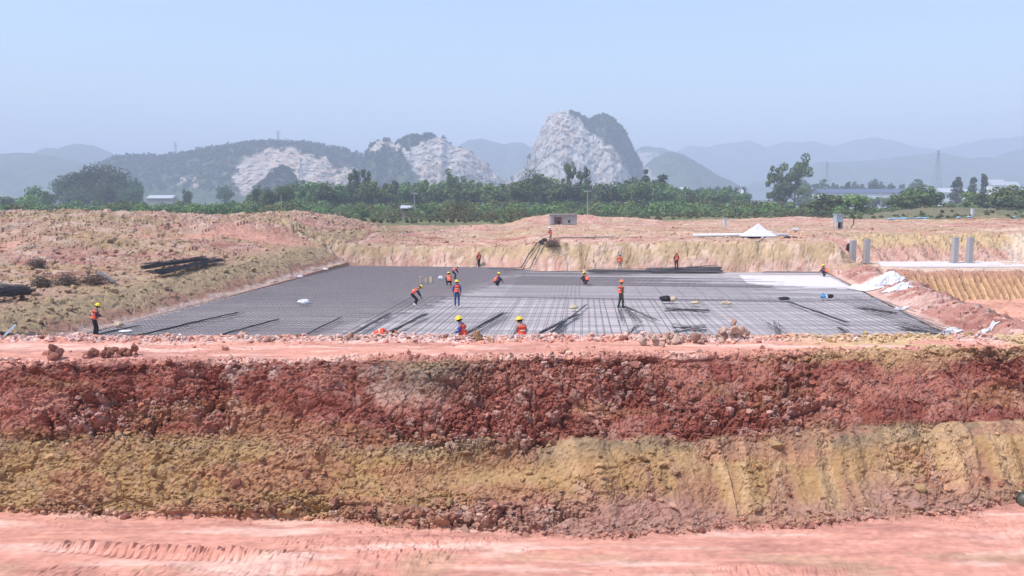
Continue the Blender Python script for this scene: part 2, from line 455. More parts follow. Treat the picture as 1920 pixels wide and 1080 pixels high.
cB, aB, bB = chunks(SX * 2.0 + (vn(X * 3, SL * 3, 5) - .5) * .5, SL * 2.3 + (vn(X * 3, SL * 3, 6) - .5) * .5, 82)
cC, aC, bC = chunks(SX * 4.6 + (vn(X * 6, SL * 6, 7) - .5) * .5, SL * 5.0, 83)
cD, aD, bD = chunks(SX * 9.5, SL * 10.0, 84)
lg = fbm(X * .35, SL * .5, 85, 4) - .5
disp = gam * lg * .7 + rough * (cA * .30 + cB * .21 + cC * .14 + cD * .065 - .24)
ledge = np.exp(-((S - .53 - (fbm(X * .8, X * 0, 86, 3) - .5) * .08) / .03) ** 2)
disp = disp - gam * ledge * .12 * vn(X * 1.1, X * 0, 87)
gx = (X - (S * 2.2) * np.where(X > 6, .5, -.35))
claw = (vn(gx * 2.3, S * .7, 88) - .5) * .17 + (vn(gx * 5.2, S * 1.2, 89) - .5) * .10
disp = disp + scr * gam * claw
disp = disp - np.clip(sm, 0, 1) * gam * .22
# flat parts: ruts, crumbs, rubble along the far lip of the berm, cleat prints by the near edge
flat0 = T <= 0; flat2 = T >= 1
lip = np.exp(-((Y - 28.5 - (vn(X * .4, X * 0, 90) - .5) * .5) / .5) ** 2) * flat2
brow = np.exp(-((T - 1.03) / .06) ** 2) * flat2
crumbs = sstep(.52, .7, fbm(X * .4, Y * .8, 91, 4))
disp = disp + flat2 * ((fbm(X * .7, Y * 2.2, 92, 4) - .5) * .18 + (lip * .55 + brow * .5 + crumbs * .12) * (cB * .30 + cC * .22 - .08))
disp = disp + flat0 * ((fbm(X * .25, Y * 1.6, 93, 5) - .5) * .20 + crumbs * (cC * .05 + cD * .02) * (Y > 10))
toe = np.exp(-((T + .02) / .05) ** 2) * flat0
disp = disp + toe * (cB * .16 + cC * .1 - .05)
ty = 18.45 - (X + 9) * .075 - .03 * (X + 9) ** 2 * (X > -9) * .35
trk = np.exp(-((Y - ty) / .16) ** 4) * sstep(-11.6, -10.8, X) * sstep(-5.6, -6.6, X)
disp = disp - trk * (.06 + .05 * (np.sin(X * 2 * math.pi / .19 + 2 * vn(X * 2, X * 0, 99)) > .3) * (.3 + vn(X * 1.7, Y * 2, 95)))
disp = disp + flat0 * .16 * np.exp(-((Y - ty - .32) / .16) ** 2) * sstep(-12.2, -10.5, X) * sstep(-4, -6.6, X) * (cC + .3)
edge2 = np.exp(-((Y - 17.65 + .04 * (X + 6)) / .18) ** 2) * sstep(-7.4, -5.8, X) * sstep(1.2, -2.2, X)
disp = disp - edge2 * .16 * vn(X * 1.5, Y * 3, 94)
ny = np.where(gam > 0, -.62 * np.clip(gam * 1.5, 0, 1), 0); nz_ = np.sqrt(1 - ny ** 2)
P = np.stack([X, Y + ny * disp, Z + nz_ * disp], -1)
# colours
nA = fbm(X * .3, SL * .7 + 3, 101, 5); nB = fbm(X * .9, SL * 1.3, 102, 4); nC = fbm(X * 2.4, SL * 2.6, 103, 3)
redc = np.array([.25, .082, .060]); red2 = np.array([.355, .145, .108]); ochc = np.array([.37, .225, .108]); olic = np.array([.265, .187, .118]); mau = np.array([.37, .205, .165]); palc = np.array([.54, .39, .33]); yel = np.array([.42, .27, .14]); gre = np.array([.25, .20, .15])
c = mixc(np.broadcast_to(redc, X.shape + (3,)), red2, sstep(.4, .62, nB))
c = mixc(c, palc, sstep(.52, .72, nA) * sstep(.5, .66, nC) * .7 * sstep(4, -8, X) * sstep(.6, .8, S))
c = mixc(c, gre, np.exp(-((X + 2.6) / 1.5) ** 2 - ((S - .9) / .14) ** 2) * .85)
lowc = mixc(np.broadcast_to(ochc, c.shape), olic, sstep(.36, .46, S) * .95)
lowc = mixc(lowc, yel, sstep(.55, .68, nB) * .6)
lowc = mixc(lowc, mau, sstep(.28, .08, S + (nA - .5) * .5) * sstep(-6, 1, X) * .9)
lowc = mixc(lowc, [.52, .34, .19], scr * sstep(.6, .72, vn(gx * 3.1, S * .5, 98)) * .7)
lowc = mixc(lowc, [.33, .16, .125], scr * sstep(.52, .66, vn(gx * 2.3, S * .7, 97)) * .55 * sstep(.42, .2, S))
c = mixc(c, lowc, lower)
c = mixc(c, [.36, .23, .115], sstep(-5, -9, X) * sstep(.62, .5, S) * sstep(.4, .55, nA) * .8)
c = mixc(c, yel, sstep(9, 12.5, X + nB * 3) * sstep(.86, .97, S + (nB - .5) * .25) * .8)
c = mixc(c, np.array([.42, .275, .14]), np.clip(sm, 0, 1) * .8)
c = mixc(c, red2 * 1.05, lower * sstep(.56, .64, fbm(X * .5 + 3, SL * 1.1, 109, 4)) * .4 * (1 - sm))
# a few ochre lenses in the red
c = mixc(c, ochc, (1 - lower) * sstep(.6, .68, fbm(X * .3 + 5, SL * 1.2, 110, 4)) * .35)
c = mixc(c, palc, (aC > .82) * rough * .4)
c = mixc(c, np.array([.20, .09, .07]), (aB > .82) * rough * .45)
flatc = mixc(np.broadcast_to(np.array([.57, .275, .21]), c.shape), [.67, .405, .33], sstep(.5, .66, fbm(X * .35, Y * 2.4, 104, 5)))
flatc = mixc(flatc, [.45, .21, .165], sstep(.55, .7, fbm(X * .3 + 7, Y * 1.8, 105, 5)) * .8)
flatc = mixc(flatc, [.40, .27, .17], sstep(.6, .7, fbm(X * .5 + 7, Y * 1.2, 106, 4)) * .5 * (Y < 18.4))
flatc = mixc(flatc, [.66, .50, .46], (lip > .3) * (aC > .5) * .7)
flatc = mixc(flatc, [.52, .38, .2], sstep(8, 13, X) * flat2 * sstep(.4, .6, nB) * .8)
c = mixc(c, flatc, np.clip(1 - gam * 1.6 + 0, 0, 1) * (1 - toe * .6))
c = c * (.86 + .28 * vn(X * 8, SL * 8 + Y * 5, 107))[..., None]
BANK = obj('earth_bank', np_mesh('earth_bank', P, grid_faces(*X.shape), c), M_BANK)
BANK['kind'] = 'structure'
BANK.data.materials.append(M_FLOOR)
mi_ = np.zeros(T.shape, np.int32); mi_[(T < -.015) | (T > 1.08)] = 1
BANK.data.polygons.foreach_set('material_index', mi_[:-1, :-1].ravel())
BP, BC, BG = P, c, gam
BT = T

def soil_flat(name, rgb, amt=.25):
    return plain(name, rgb, .95, 0, 9, amt, .8, .03, .1)
M_CLODS = [soil_flat('red_clod', (.29, .125, .095)), soil_flat('ochre_clod', (.36, .24, .125)), soil_flat('pale_clod', (.52, .36, .29)), soil_flat('mauve_clod', (.37, .22, .18))]

# loose clods: crumbs as one mass, the ones that can be picked out singly as pieces of the bank
def scatter_mass(name, pts, sizes, cols_, mat, base=ICO1, variants=10, seed=0, sink=.25):
    r = np.random.default_rng(seed); vs = []; fs = []; cs = []; off = 0
    shapes = [rock_shape(seed * 50 + i, base) for i in range(variants)]
    for i in range(len(pts)):
        v, f = shapes[i % variants]
        a = r.uniform(0, 6.28); ca, sa = math.cos(a), math.sin(a)
        w = v @ np.array([[ca, sa, 0], [-sa, ca, 0], [0, 0, 1]]) * sizes[i]
        w = w + pts[i] + np.array([0, 0, sizes[i] * (.5 - sink)])
        vs.append(w); fs.append(f + off); off += len(v); cs.append(np.broadcast_to(cols_[i], v.shape))
    o = obj(name, np_mesh(name, np.concatenate(vs), np.concatenate(fs), np.concatenate(cs)), mat)
    o['kind'] = 'stuff'
    return o
wgt = (BG * (.25 + patch) * (1 - .8 * scr) * (1 - .9 * np.clip(sm, 0, 1)) + lip * 1.6 + brow * .9 + toe * 1.3 + crumbs * .06 * flat2 + (crumbs * .06 + .02) * flat0 * (Y > 16)).ravel()
wgt *= (np.abs(X.ravel()) < 22)
idx = rng.choice(len(wgt), 19000, p=wgt / wgt.sum())
sz = np.clip(rng.lognormal(math.log(.05), .5, len(idx)), .022, .17)
sz = np.where(BT.ravel()[idx] < -.05, np.minimum(sz, .045) * .75, sz)
cc = BC.reshape(-1, 3)[idx] * rng.uniform(.8, 1.3, (len(idx), 1))
o = scatter_mass('loose_crumbs', P.reshape(-1, 3)[idx], sz, cc, M_BANK, seed=3)
tag(o, 'loose red and ochre soil crumbs strewn over the near earth bank', 'soil')
cl_meshes = []
for i in range(10):
    v, f = rock_shape(900 + i, ICO2, .5)
    cl_meshes.append(np_mesh('clod', v, f))
idx = rng.choice(len(wgt), 290, p=(wgt * (X.ravel() > -17) * (X.ravel() < 18)) / (wgt * (X.ravel() > -17) * (X.ravel() < 18)).sum())
for k, i in enumerate(idx):
    p = P.reshape(-1, 3)[i]; col = BC.reshape(-1, 3)[i]
    d = [np.abs(col / col.sum() - np.array(q) / sum(q)).sum() for q in ((.34, .15, .115), (.43, .30, .16), (.58, .43, .36), (.43, .28, .24))]
    mi = int(np.argmin(d)); key = (k % 10, mi)
    me = cl_meshes[key[0]]
    o = bpy.data.objects.new('clod', me); COL.objects.link(o)
    if not me.materials: me.materials.append(None)
    o.material_slots[0].link = 'OBJECT'; o.material_slots[0].material = M_CLODS[mi]
    s_ = float(np.clip(rng.lognormal(math.log(.11), .38), .07, .30))
    o.scale = (s_, s_, s_); o.location = (p[0], p[1], p[2] + s_ * .15)
    o.rotation_euler = (rng.uniform(-.5, .5), rng.uniform(-.5, .5), rng.uniform(0, 6.28)); o.parent = BANK
# lumps of rubble heaped on the berm's far lip
for (px, py, w, n, mi) in [(455, 634, .42, 9, 2), (657, 634, .30, 6, 3), (1258, 640, .55, 14, 2), (1375, 634, 1.15, 26, 2), (890, 637, .5, 8, 1), (510, 636, .3, 5, 2), (1220, 645, .6, 10, 2), (1310, 640, .5, 9, 3), (200, 668, .8, 14, 0), (250, 665, .6, 10, 0), (100, 672, .6, 9, 0)]:
    c0 = G(px, py, 2.05)
    for k in range(n):
        me = cl_meshes[int(rng.integers(10))]
        o = bpy.data.objects.new('clod', me); COL.objects.link(o)
        o.material_slots[0].link = 'OBJECT'; o.material_slots[0].material = M_CLODS[int(rng.choice([mi, mi, 3, 2]))] if mi else M_CLODS[0]
        s_ = float(rng.uniform(.10, .24)); r_ = abs(rng.normal(0, .5)) * w; a = rng.uniform(0, 6.28)
        o.scale = (s_, s_, s_ * .9); hz = max(0, 1 - r_ / w) * w * .55 * rng.random()
        o.location = (c0.x + r_ * math.cos(a) * 1.2, c0.y + r_ * math.sin(a) * .6, 2.03 + hz); o.rotation_euler = tuple(rng.uniform(0, 6.28, 3)); o.parent = BANK
# rubble over the spoil heaps of the site
n = 11000
yy = 34 * np.exp(rng.random(n) * math.log(175 / 34)); xx = yy * rng.uniform(-.72, .72, n)
zz, cc = land(xx[None], yy[None]); zz = zz[0]; cc = cc[0]
dl = xl(yy) - xx; dr = xx - xr(yy); db = yy - yr(xx)
keep = ((dl > 1) | (db > 3) | ((dr > .6) & (dr < 6))) & ((xx < -8) | (rng.random(n) < .45)) & ~((dr > 5.5) & (yy < 96))
xx, yy, zz, cc = xx[keep], yy[keep], zz[keep], cc[keep]
sz = np.clip(rng.lognormal(math.log(.14), .5, len(xx)), .06, .42)
o = scatter_mass('rubble', np.stack([xx, yy, zz], -1), sz, cc * rng.uniform(.85, 1.35, (len(xx), 1)), M_GROUND, seed=5)
tag(o, 'broken earth and stone rubble strewn over the spoil heaps', 'rubble')
# ------------------------------------------------------------------ hills
def inpoly(px, py, poly):
    r = np.zeros(px.shape, bool); n = len(poly)
    for i in range(n):
        x1, y1 = poly[i]; x2, y2 = poly[(i + 1) % n]
        k = ((y1 > py) != (y2 > py)) & (px < (x2 - x1) * (py - y1) / (y2 - y1 + 1e-9) + x1)
        r ^= k
    return r
HILLZ = {}
def hill(pts, d, front, backw, rough=.06, rock=None, steep=1.0, step=None, label=None, rockc=(.44, .405, .385), seed=1):
    A = [D(a, b, d) for a, b in pts]
    hx = np.array([p.x for p in A]); hz = np.array([p.z for p in A])
    step = step or d / 330
    xs_ = np.arange(hx[0] - 2, hx[-1] + 2, step)
    vs_ = np.concatenate([np.linspace(-1, 0, int(front / step * 1.1), endpoint=False), np.linspace(0, 1, max(6, int(backw / step / 4)))])
    X = np.repeat(xs_[None], len(vs_), 0); V = np.repeat(vs_[:, None], len(xs_), 1)
    pr = np.interp(xs_, hx, hz) - 2.9
    H0 = np.maximum(pr.max(), 1)
    pr = pr + (fbm(xs_ / d * 90, xs_ * 0, seed, 4) - .5) * H0 * .05
    pr = np.clip(pr, 0, None)
    a = np.abs(V)
    prX = np.repeat(pr[None], len(vs_), 0)
    b = np.where(V < 0, 1 - a ** (1.6 * steep), 1 - a ** 1.5)
    Zr = prX * b
    # ribs and gullies
    Zr = Zr + (fbm(X / d * 60, V * 3, seed + 3, 5) - .5) * H0 * rough * 2 * (4 * a * (1 - a)) * (prX > 1)
    Yv = d + np.where(V < 0, V * front, V * backw) * np.clip(prX / H0, .25, 1)
    px = 960 + X / Yv * 1500 * 1.0; py = 385 - (Zr + 2.9 - CZ) / Yv * 1500
    nn = fbm(X / d * 140, Zr / d * 140 + V * 4, seed + 9, 4)
    C = mixc(np.broadcast_to(np.array([.040, .062, .030]), X.shape + (3,)), [.075, .095, .045], sstep(.4, .62, nn))
    if rock:
        m = np.zeros(X.shape)
        jx = (fbm(X / d * 200, Zr / d * 200, seed + 21, 4) - .5) * 26; jy = (fbm(X / d * 200 + 9, Zr / d * 200, seed + 22, 4) - .5) * 26
        for poly in rock: m = np.maximum(m, inpoly(px + jx, py + jy, poly) * 1.0)
        q = m * (V < .02)
        cr, ca, cb = chunks(X / d * 110, (Zr + V * front * .6) / d * 90, seed + 30)
        cr3, ca3, _ = chunks(X / d * 620, (Zr + V * front * .6) / d * 560, seed + 32)
        cr2, ca2, _ = chunks(X / d * 300, (Zr + V * front * .6) / d * 330, seed + 31)
        Yv = Yv + q * (cr * 5 + cr2 * 6 + cr3 * 4) * (d / 1600)
        Zr = Zr + q * (cr2 - .4) * 3.5 * (d / 1600)
        rc = mixc(np.broadcast_to(np.asarray(rockc), C.shape), np.asarray(rockc) * [1.02, .88, .78], sstep(.5, .65, fbm(X / d * 70, Zr / d * 50, seed + 40, 4)) * .9)
        rc = mixc(rc, np.asarray(rockc) * .66, (ca3 > .8) * .7)
        rc = mixc(rc, np.asarray(rockc) * .72, sstep(.55, .7, fbm(X / d * 260, Zr / d * 60, seed + 41, 4)) * .6); rc = mixc(rc, np.minimum(np.asarray(rockc) * 1.1, .8), (ca > .7) * .6)
        C = mixc(C, rc, q)
    Zr = Zr + 2.6
    o = obj('hill', np_mesh('hill', np.stack([X, Yv, Zr], -1), grid_faces(*X.shape), C, smooth=True), M_HILL)
    o['kind'] = 'structure'
    if label: o['label'] = label
    return X, Yv, Zr, C, V
H_far = hill([(1180, 350), (1260, 290), (1290, 272), (1320, 276), (1370, 268), (1402, 262), (1440, 276), (1470, 267), (1520, 266), (1560, 276), (1605, 262), (1640, 258), (1690, 272), (1760, 280), (1840, 262), (1920, 256), (2050, 250), (2200, 300), (2300, 350)], 5200, 900, 900, seed=2)
hill([(1390, 350), (1450, 330), (1540, 304), (1650, 299), (1700, 292), (1750, 286), (1790, 294), (1850, 297), (1920, 280), (2000, 268), (2120, 290), (2250, 350)], 3400, 700, 600, seed=3)
hill([(-420, 350), (-250, 300), (-100, 285), (0, 290), (45, 287), (90, 291), (130, 300), (200, 320), (260, 350)], 2600, 500, 500, seed=4)
hill([(40, 350), (70, 292), (95, 279), (120, 277), (152, 270), (175, 272), (205, 285), (230, 298), (300, 303), (380, 320), (420, 350)], 3300, 500, 500, seed=5)
hill([(830, 350), (858, 276), (880, 262), (905, 260), (930, 266), (950, 270), (975, 266), (1010, 280), (1060, 310), (1090, 350)], 3800, 500, 500, seed=6)
hill([(640, 350), (680, 285), (700, 279), (730, 290), (800, 350)], 3800, 400, 400, seed=16)
hill([(1140, 350), (1175, 290), (1205, 274), (1240, 276), (1290, 300), (1330, 350)], 3300, 300, 300, seed=7, rock=[[(1195, 285), (1225, 285), (1250, 350), (1185, 350)]], rockc=(.36, .32, .30))
hill([(1150, 352), (1200, 320), (1225, 296), (1258, 282), (1285, 293), (1310, 306), (1345, 328), (1380, 345), (1395, 352)], 2300, 300, 300, seed=8, rock=[[(1150, 360), (1190, 320), (1212, 312), (1235, 345), (1235, 360)]], rockc=(.33, .30, .28))
h2 = hill([(190, 352), (215, 315), (228, 300), (255, 296), (330, 296), (375, 287), (430, 279), (480, 270), (520, 267), (560, 270), (610, 277), (650, 283), (685, 296), (705, 312), (760, 352)], 1650, 330, 300, seed=9, steep=1.1, step=3.2,
          rock=[[(430, 330), (445, 316), (470, 292), (505, 282), (548, 276), (585, 290), (612, 296), (632, 318), (700, 312), (740, 305), (740, 370), (455, 370)], [(340, 332), (372, 330), (374, 346), (342, 346)]], rockc=(.45, .385, .34))
hk = hill([(480, 352), (498, 338), (510, 322), (530, 313), (548, 320), (562, 340), (572, 352)], 1180, 45, 40, seed=10)
h3 = hill([(660, 352), (685, 310), (700, 276), (712, 265), (728, 263), (745, 268), (752, 266), (775, 257), (812, 257), (836, 262), (846, 274), (880, 284), (900, 298), (925, 320), (955, 340), (970, 352)], 1560, 190, 160, seed=11, steep=1.5, step=2.8,
          rock=[[(738, 278), (765, 276), (812, 262), (842, 262), (850, 270), (890, 285), (935, 320), (975, 345), (975, 370), (800, 370), (785, 330), (760, 296)], [(695, 285), (705, 268), (735, 262), (758, 272), (752, 282), (722, 272), (704, 300)]])
h4 = hill([(930, 352), (955, 338), (978, 318), (990, 296), (1003, 268), (1016, 240), (1027, 218), (1045, 212), (1062, 213), (1086, 221), (1103, 226), (1114, 220), (1128, 219), (1146, 226), (1160, 240), (1170, 258), (1180, 284), (1192, 305), (1203, 330), (1214, 352)], 1700, 230, 190, seed=12, steep=1.7, step=2.6,
          rock=[[(920, 370), (950, 335), (985, 300), (1012, 235), (1025, 205), (1064, 205), (1078, 222), (1098, 245), (1134, 268), (1160, 290), (1176, 310), (1184, 330), (1202, 345), (1205, 370)]])

# ------------------------------------------------------------------ foliage
def foliage(name, rgb, var=.35):
    m, nt, b = mat_new(name)
    b.inputs['Roughness'].default_value = .7; b.inputs['Specular IOR Level'].default_value = .2
    oi = nt.nodes.new('ShaderNodeObjectInfo'); hs = nt.nodes.new('ShaderNodeHueSaturation'); hs.inputs['Color'].default_value = (*rgb, 1)
    mr = nt.nodes.new('ShaderNodeMapRange'); mr.inputs['To Min'].default_value = 1 - var; mr.inputs['To Max'].default_value = 1 + var
    m2 = nt.nodes.new('ShaderNodeMapRange'); m2.inputs['To Min'].default_value = .47; m2.inputs['To Max'].default_value = .53
    nt.links.new(oi.outputs['Random'], mr.inputs[0]); nt.links.new(oi.outputs['Random'], m2.inputs[0])
    nt.links.new(mr.outputs[0], hs.inputs['Value']); nt.links.new(m2.outputs[0], hs.inputs['Hue'])
    at = nt.nodes.new('ShaderNodeAttribute'); at.attribute_name = 'Col'
    mx = nt.nodes.new('ShaderNodeMix'); mx.data_type = 'RGBA'; mx.blend_type = 'MULTIPLY'; mx.inputs[0].default_value = 1
    nt.links.new(hs.outputs[0], mx.inputs[6]); nt.links.new(at.outputs['Color'], mx.inputs[7])
    nt.links.new(mx.outputs[2], b.inputs['Base Color'])
    tr = nt.nodes.new('ShaderNodeBsdfTranslucent'); nt.links.new(mx.outputs[2], tr.inputs['Color'])
    ms = nt.nodes.new('ShaderNodeMixShader'); ms.inputs[0].default_value = .25
    out = nt.nodes['Material Output']
    nt.links.new(b.outputs[0], ms.inputs[1]); nt.links.new(tr.outputs[0], ms.inputs[2]); nt.links.new(ms.outputs[0], out.inputs['Surface'])
    return m
M_LEAF = foliage('green_leaves', (.20, .30, .11))
M_LEAF2 = foliage('dark_leaves', (.12, .18, .085))
M_LEAF3 = foliage('bright_leaves', (.25, .36, .11))
M_WOODS = foliage('hill_leaves', (.06, .09, .04), 0)
M_DRY = foliage('dry_scrub', (.15, .12, .085))
M_SCRUB = foliage('scrub_leaves', (.21, .27, .125), 0)
M_SCRUB2 = foliage('shrub_leaves', (.20, .30, .11), 0)
M_BARK = plain('bark', (.16, .13, .10), .95, 0, 3, .3, .5, .05)
def leaves(cent, rad, n, size, r, squash=.8, tint=None):
    """n leaf sprays near the shells of blobs"""
    k = r.integers(len(cent), size=n)
    d = r.normal(size=(n, 3)); d /= np.linalg.norm(d, axis=1)[:, None]
    rr = rad[k] * r.uniform(.55, 1.05, n) ** .6
    p = cent[k] + d * rr[:, None] * np.array([1, 1, squash])
    t1 = r.normal(size=(n, 3)); nrm = d + r.normal(size=(n, 3)) * .6; nrm /= np.linalg.norm(nrm, axis=1)[:, None]
    t1 = np.cross(nrm, t1); t1 /= np.linalg.norm(t1, axis=1)[:, None]; t2 = np.cross(nrm, t1)
    s = size * r.uniform(.6, 1.4, n)[:, None]
    v = np.stack([p - t1 * s - t2 * s * .35, p + t2 * s * .6 - t1 * s * .1, p + t1 * s + t2 * s * .1, p - t2 * s * .65], 1)
    sh = r.uniform(.65, 1.35, n)
    if tint is not None: sh = sh * tint[k]
    c = np.repeat(sh[:, None], 4, 1)[..., None] * np.array([1.0, 1.0, .95]) * .7
    return v.reshape(-1, 3), np.arange(n * 4).reshape(n, 4), c.reshape(-1, 3)
def crown_mesh(seed, w, h, z0, blobs, n, size, shape='round'):
    r = np.random.default_rng(seed)
    t = r.random(blobs)
    if shape == 'round':
        d = r.normal(size=(blobs, 3)); d /= np.linalg.norm(d, axis=1)[:, None]; q = r.random(blobs) ** .45
        cent = d * q[:, None] * np.array([w * .42, w * .42, h * .40]) + np.array([0, 0, z0 + h * .5]); rad = r.uniform(.14, .26, blobs) * w
    elif shape == 'column':
        a = r.uniform(0, 6.28, blobs); q = w * .33 * r.random(blobs) ** .5 * (1.15 - t * .8)
        cent = np.stack([np.cos(a) * q, np.sin(a) * q, z0 + t * h * .93], 1); rad = w * (.32 - .16 * t)
    else:                                                                   # open crown: separate tufts
        a = r.uniform(0, 6.28, blobs); q = w * .48 * r.random(blobs) ** .6
        cent = np.stack([np.cos(a) * q, np.sin(a) * q, z0 + h * (.12 + .82 * t)], 1); rad = r.uniform(.11, .19, blobs) * w
    v, f, c = leaves(cent, rad, n, size, r)
    v[:, 2] = np.maximum(v[:, 2], .05)
    return np_mesh('crown', v, f, c), cent
def trunk_mesh(seed, h, r0, cent):
    m = MB(); m.tube([(0, 0, -.4), (.1 * r0, 0, h * .3), (0, .2 * r0, h * .62), (0, 0, h * .92)], [r0, r0 * .8, r0 * .55, r0 * .15], 7)
    for p in cent[::max(1, len(cent) // 9)]:
        z = min(p[2] * .6, h * .7)
        m.tube([(0, 0, z), (p[0] * .5, p[1] * .5, (z + p[2]) / 2 + .2), tuple(p)], [r0 * .4, r0 * .25, r0 * .07], 5, False)
    me = bpy.data.meshes.new('trunk'); me.from_pydata(m.v, [], m.f); me.update(); me.materials.append(M_BARK)
    return me
PROTO = {}
def proto(kind, i):
    if (kind, i) not in PROTO:
        w, h, z0, b, n, s, sh = {'belt': (6.5, 8.0, 1.5, 26, 1500, .34, 'round'), 'tall': (4.6, 10.5, 2.0, 26, 1500, .34, 'column'), 'open': (10, 14, 2.5, 26, 2400, .40, 'open'),
                                 'big': (17, 15, 1.5, 46, 3200, .50, 'round'), 'shrub': (4.0, 2.7, -.1, 16, 620, .24, 'round')}[kind]
        me, ce = crown_mesh(1000 + 37 * i + len(kind) * 101, w, h, z0, b, n, s, sh)
        PROTO[(kind, i)] = (me, trunk_mesh(i, z0 + h * .85, h * .02, ce))
    return PROTO[(kind, i)]
def tree(name, kind, i, loc, s, rz, mat, label, group=None, sz=None, cat='tree'):
    cm, tm = proto(kind, i)
    root = empty(name, loc, rz, label, cat, group); root.scale = (s, s, sz or s)
    if not cm.materials: cm.materials.append(None)
    o = bpy.data.objects.new('crown' if cat == 'tree' else 'foliage', cm); COL.objects.link(o); o.parent = root
    o.material_slots[0].link = 'OBJECT'; o.material_slots[0].material = mat
    o = bpy.data.objects.new('trunk' if cat == 'tree' else 'stem', tm); COL.objects.link(o); o.parent = root
    return root
r_ = random.Random(11)
def plain_z(y, x=0): return 2.85 + 2.6 * math.exp(-((y - 345 - x * .03) / 9) ** 2)
def at_px(px, y): return (px - 960) / 1500 * y
LB = ['mid green leafy tree in the tree belt beyond the works', 'dark green leafy tree in the tree belt beyond the works', 'bright green leafy tree in the tree belt beyond the works']
LT = ['slim upright mid green tree rising out of the tree belt', 'slim upright dark green tree rising out of the tree belt', 'slim upright bright green tree rising out of the tree belt']
MM = [M_LEAF, M_LEAF2, M_LEAF3]
# main belt: silhouette heights follow the photograph from px 480 to 1380
def belt_top(px): return np.interp(px, [250, 470, 560, 700, 760, 850, 930, 1010, 1060, 1150, 1200, 1240, 1270, 1300, 1360, 1420], [376, 352, 342, 338, 342, 334, 346, 328, 338, 342, 332, 338, 350, 352, 352, 366])
for k in range(120):
    px = 470 + (k + r_.random()) * (1400 - 470) / 120
    y = r_.uniform(365, 470)
    top = float(belt_top(px)) + r_.uniform(-5, 10)
    hgt = (385 - top) / 1500 * y + CZ - 2.85
    if hgt < 3: continue
    kind = 'tall' if r_.random() < .35 else 'belt'
    mi = r_.choice([0, 0, 1, 2])
    s = hgt / (12.3 if kind == 'tall' else 9.3)
    tree('belt_tree', kind, r_.randrange(5), (at_px(px, y), y, plain_z(y)), s * r_.uniform(.95, 1.15), r_.uniform(0, 6.28), MM[mi], (LT if kind == 'tall' else LB)[mi], 'trees of the belt, ' + ('upright' if kind == 'tall' else 'leafy') + ' %d' % mi, sz=s)
def solo(name, kind, i, px, top, y, mat, label, wpx=None, group=None):
    cm, _ = proto(kind, i)
    hgt = (385 - top) / 1500 * y + CZ - plain_z(y)
    full = {'belt': 9.3, 'tall': 12.3, 'open': 16.2, 'big': 16.0, 'shrub': 2.5}[kind]
    wid = {'belt': 6.5, 'tall': 4.0, 'open': 10.5, 'big': 17, 'shrub': 4}[kind]
    sz = hgt / full; s = (wpx / 1500 * y) / wid if wpx else sz
    return tree(name, kind, i, (at_px(px, y), y, plain_z(y)), s, r_.uniform(0, 6.28), mat, label, group, sz=sz)
solo('open_tree', 'open', 0, 1487, 292, 420, M_LEAF, 'tall open-crowned tree with gaps standing alone on the right plain', 52)
solo('open_tree', 'open', 1, 1452, 310, 425, M_LEAF, 'shorter open-crowned tree leaning beside the tall lone one', 40)
solo('open_tree', 'belt', 1, 1465, 330, 418, M_LEAF2, 'dark bushy tree at the foot of the lone open-crowned tree', 46)
solo('flat_crowned_tree', 'open', 2, 665, 318, 390, M_LEAF2, 'dark flat-crowned tree left of the two wide ones before the grey cliff', 30)
solo('flat_crowned_tree', 'open', 3, 690, 318, 392, M_LEAF2, 'dark round-topped tree touching the flat-crowned tree', 26)
solo('open_tree', 'open', 4, 1070, 305, 400, M_LEAF, 'open feathery tree before the foot of the main quarry cliff', 26)
solo('open_tree', 'open', 2, 1092, 314, 403, M_LEAF2, 'dark feathery tree beside the open one below the quarry cliff', 30)
solo('round_tree', 'big', 1, 1003, 321, 410, M_LEAF2, 'dark spreading tree before the left foot of the main cliff', 56)
solo('open_tree', 'open', 0, 855, 319, 400, M_LEAF, 'tall grey-green tree breaking the belt below the middle quarry', 34)
for i, (px, top, y, w) in enumerate([(1208, 318, 430, 26), (1238, 326, 440, 40), (1788, 331, 520, 24), (1817, 330, 520, 20), (1838, 324, 520, 16)]):
    solo('slim_tree', 'tall', i, px, top, y, M_LEAF2, ['tall slim dark tree at the right end of the main belt', 'broad grey-green tree at the right end of the main belt', 'lone conical tree left of a pair before the right hills', 'bushier of two slim trees near the white buildings', 'tallest of two slim trees near the white buildings'][i], w)
# the great dark clump on the left
for i, (px, top, y, w) in enumerate([(135, 332, 560, 62), (168, 314, 575, 76), (200, 306, 580, 80), (232, 322, 565, 76), (252, 348, 540, 52), (150, 350, 545, 60), (205, 345, 545, 70)]):
    solo('dense_tree', 'big', i % 3, px, top, y, M_LEAF2, 'huge dark dense tree in the rounded grove left of the hills', w, 'trees of the dark left grove')
for i, (px, top, y, w) in enumerate([(72, 346, 430, 34), (95, 356, 420, 30), (60, 362, 400, 40), (20, 366, 410, 50), (355, 352, 520, 18), (425, 346, 620, 30), (262, 330, 560, 20)]):
    solo('grove_tree', 'belt', i % 5, px, top, y, [M_LEAF, M_LEAF, M_LEAF3, M_LEAF, M_LEAF2, M_LEAF2, M_LEAF2][i], ['grey-green tree left of the dark grove', 'low tree tucked under the left flank of the dark grove', 'bright low tree near the left end of the scrub', 'wide low tree at the far left end of the scrub', 'small dark round tree right of the dark grove', 'dark blocky tree below the forested ridge', 'small tree on the right flank of the dark grove'][i], w)
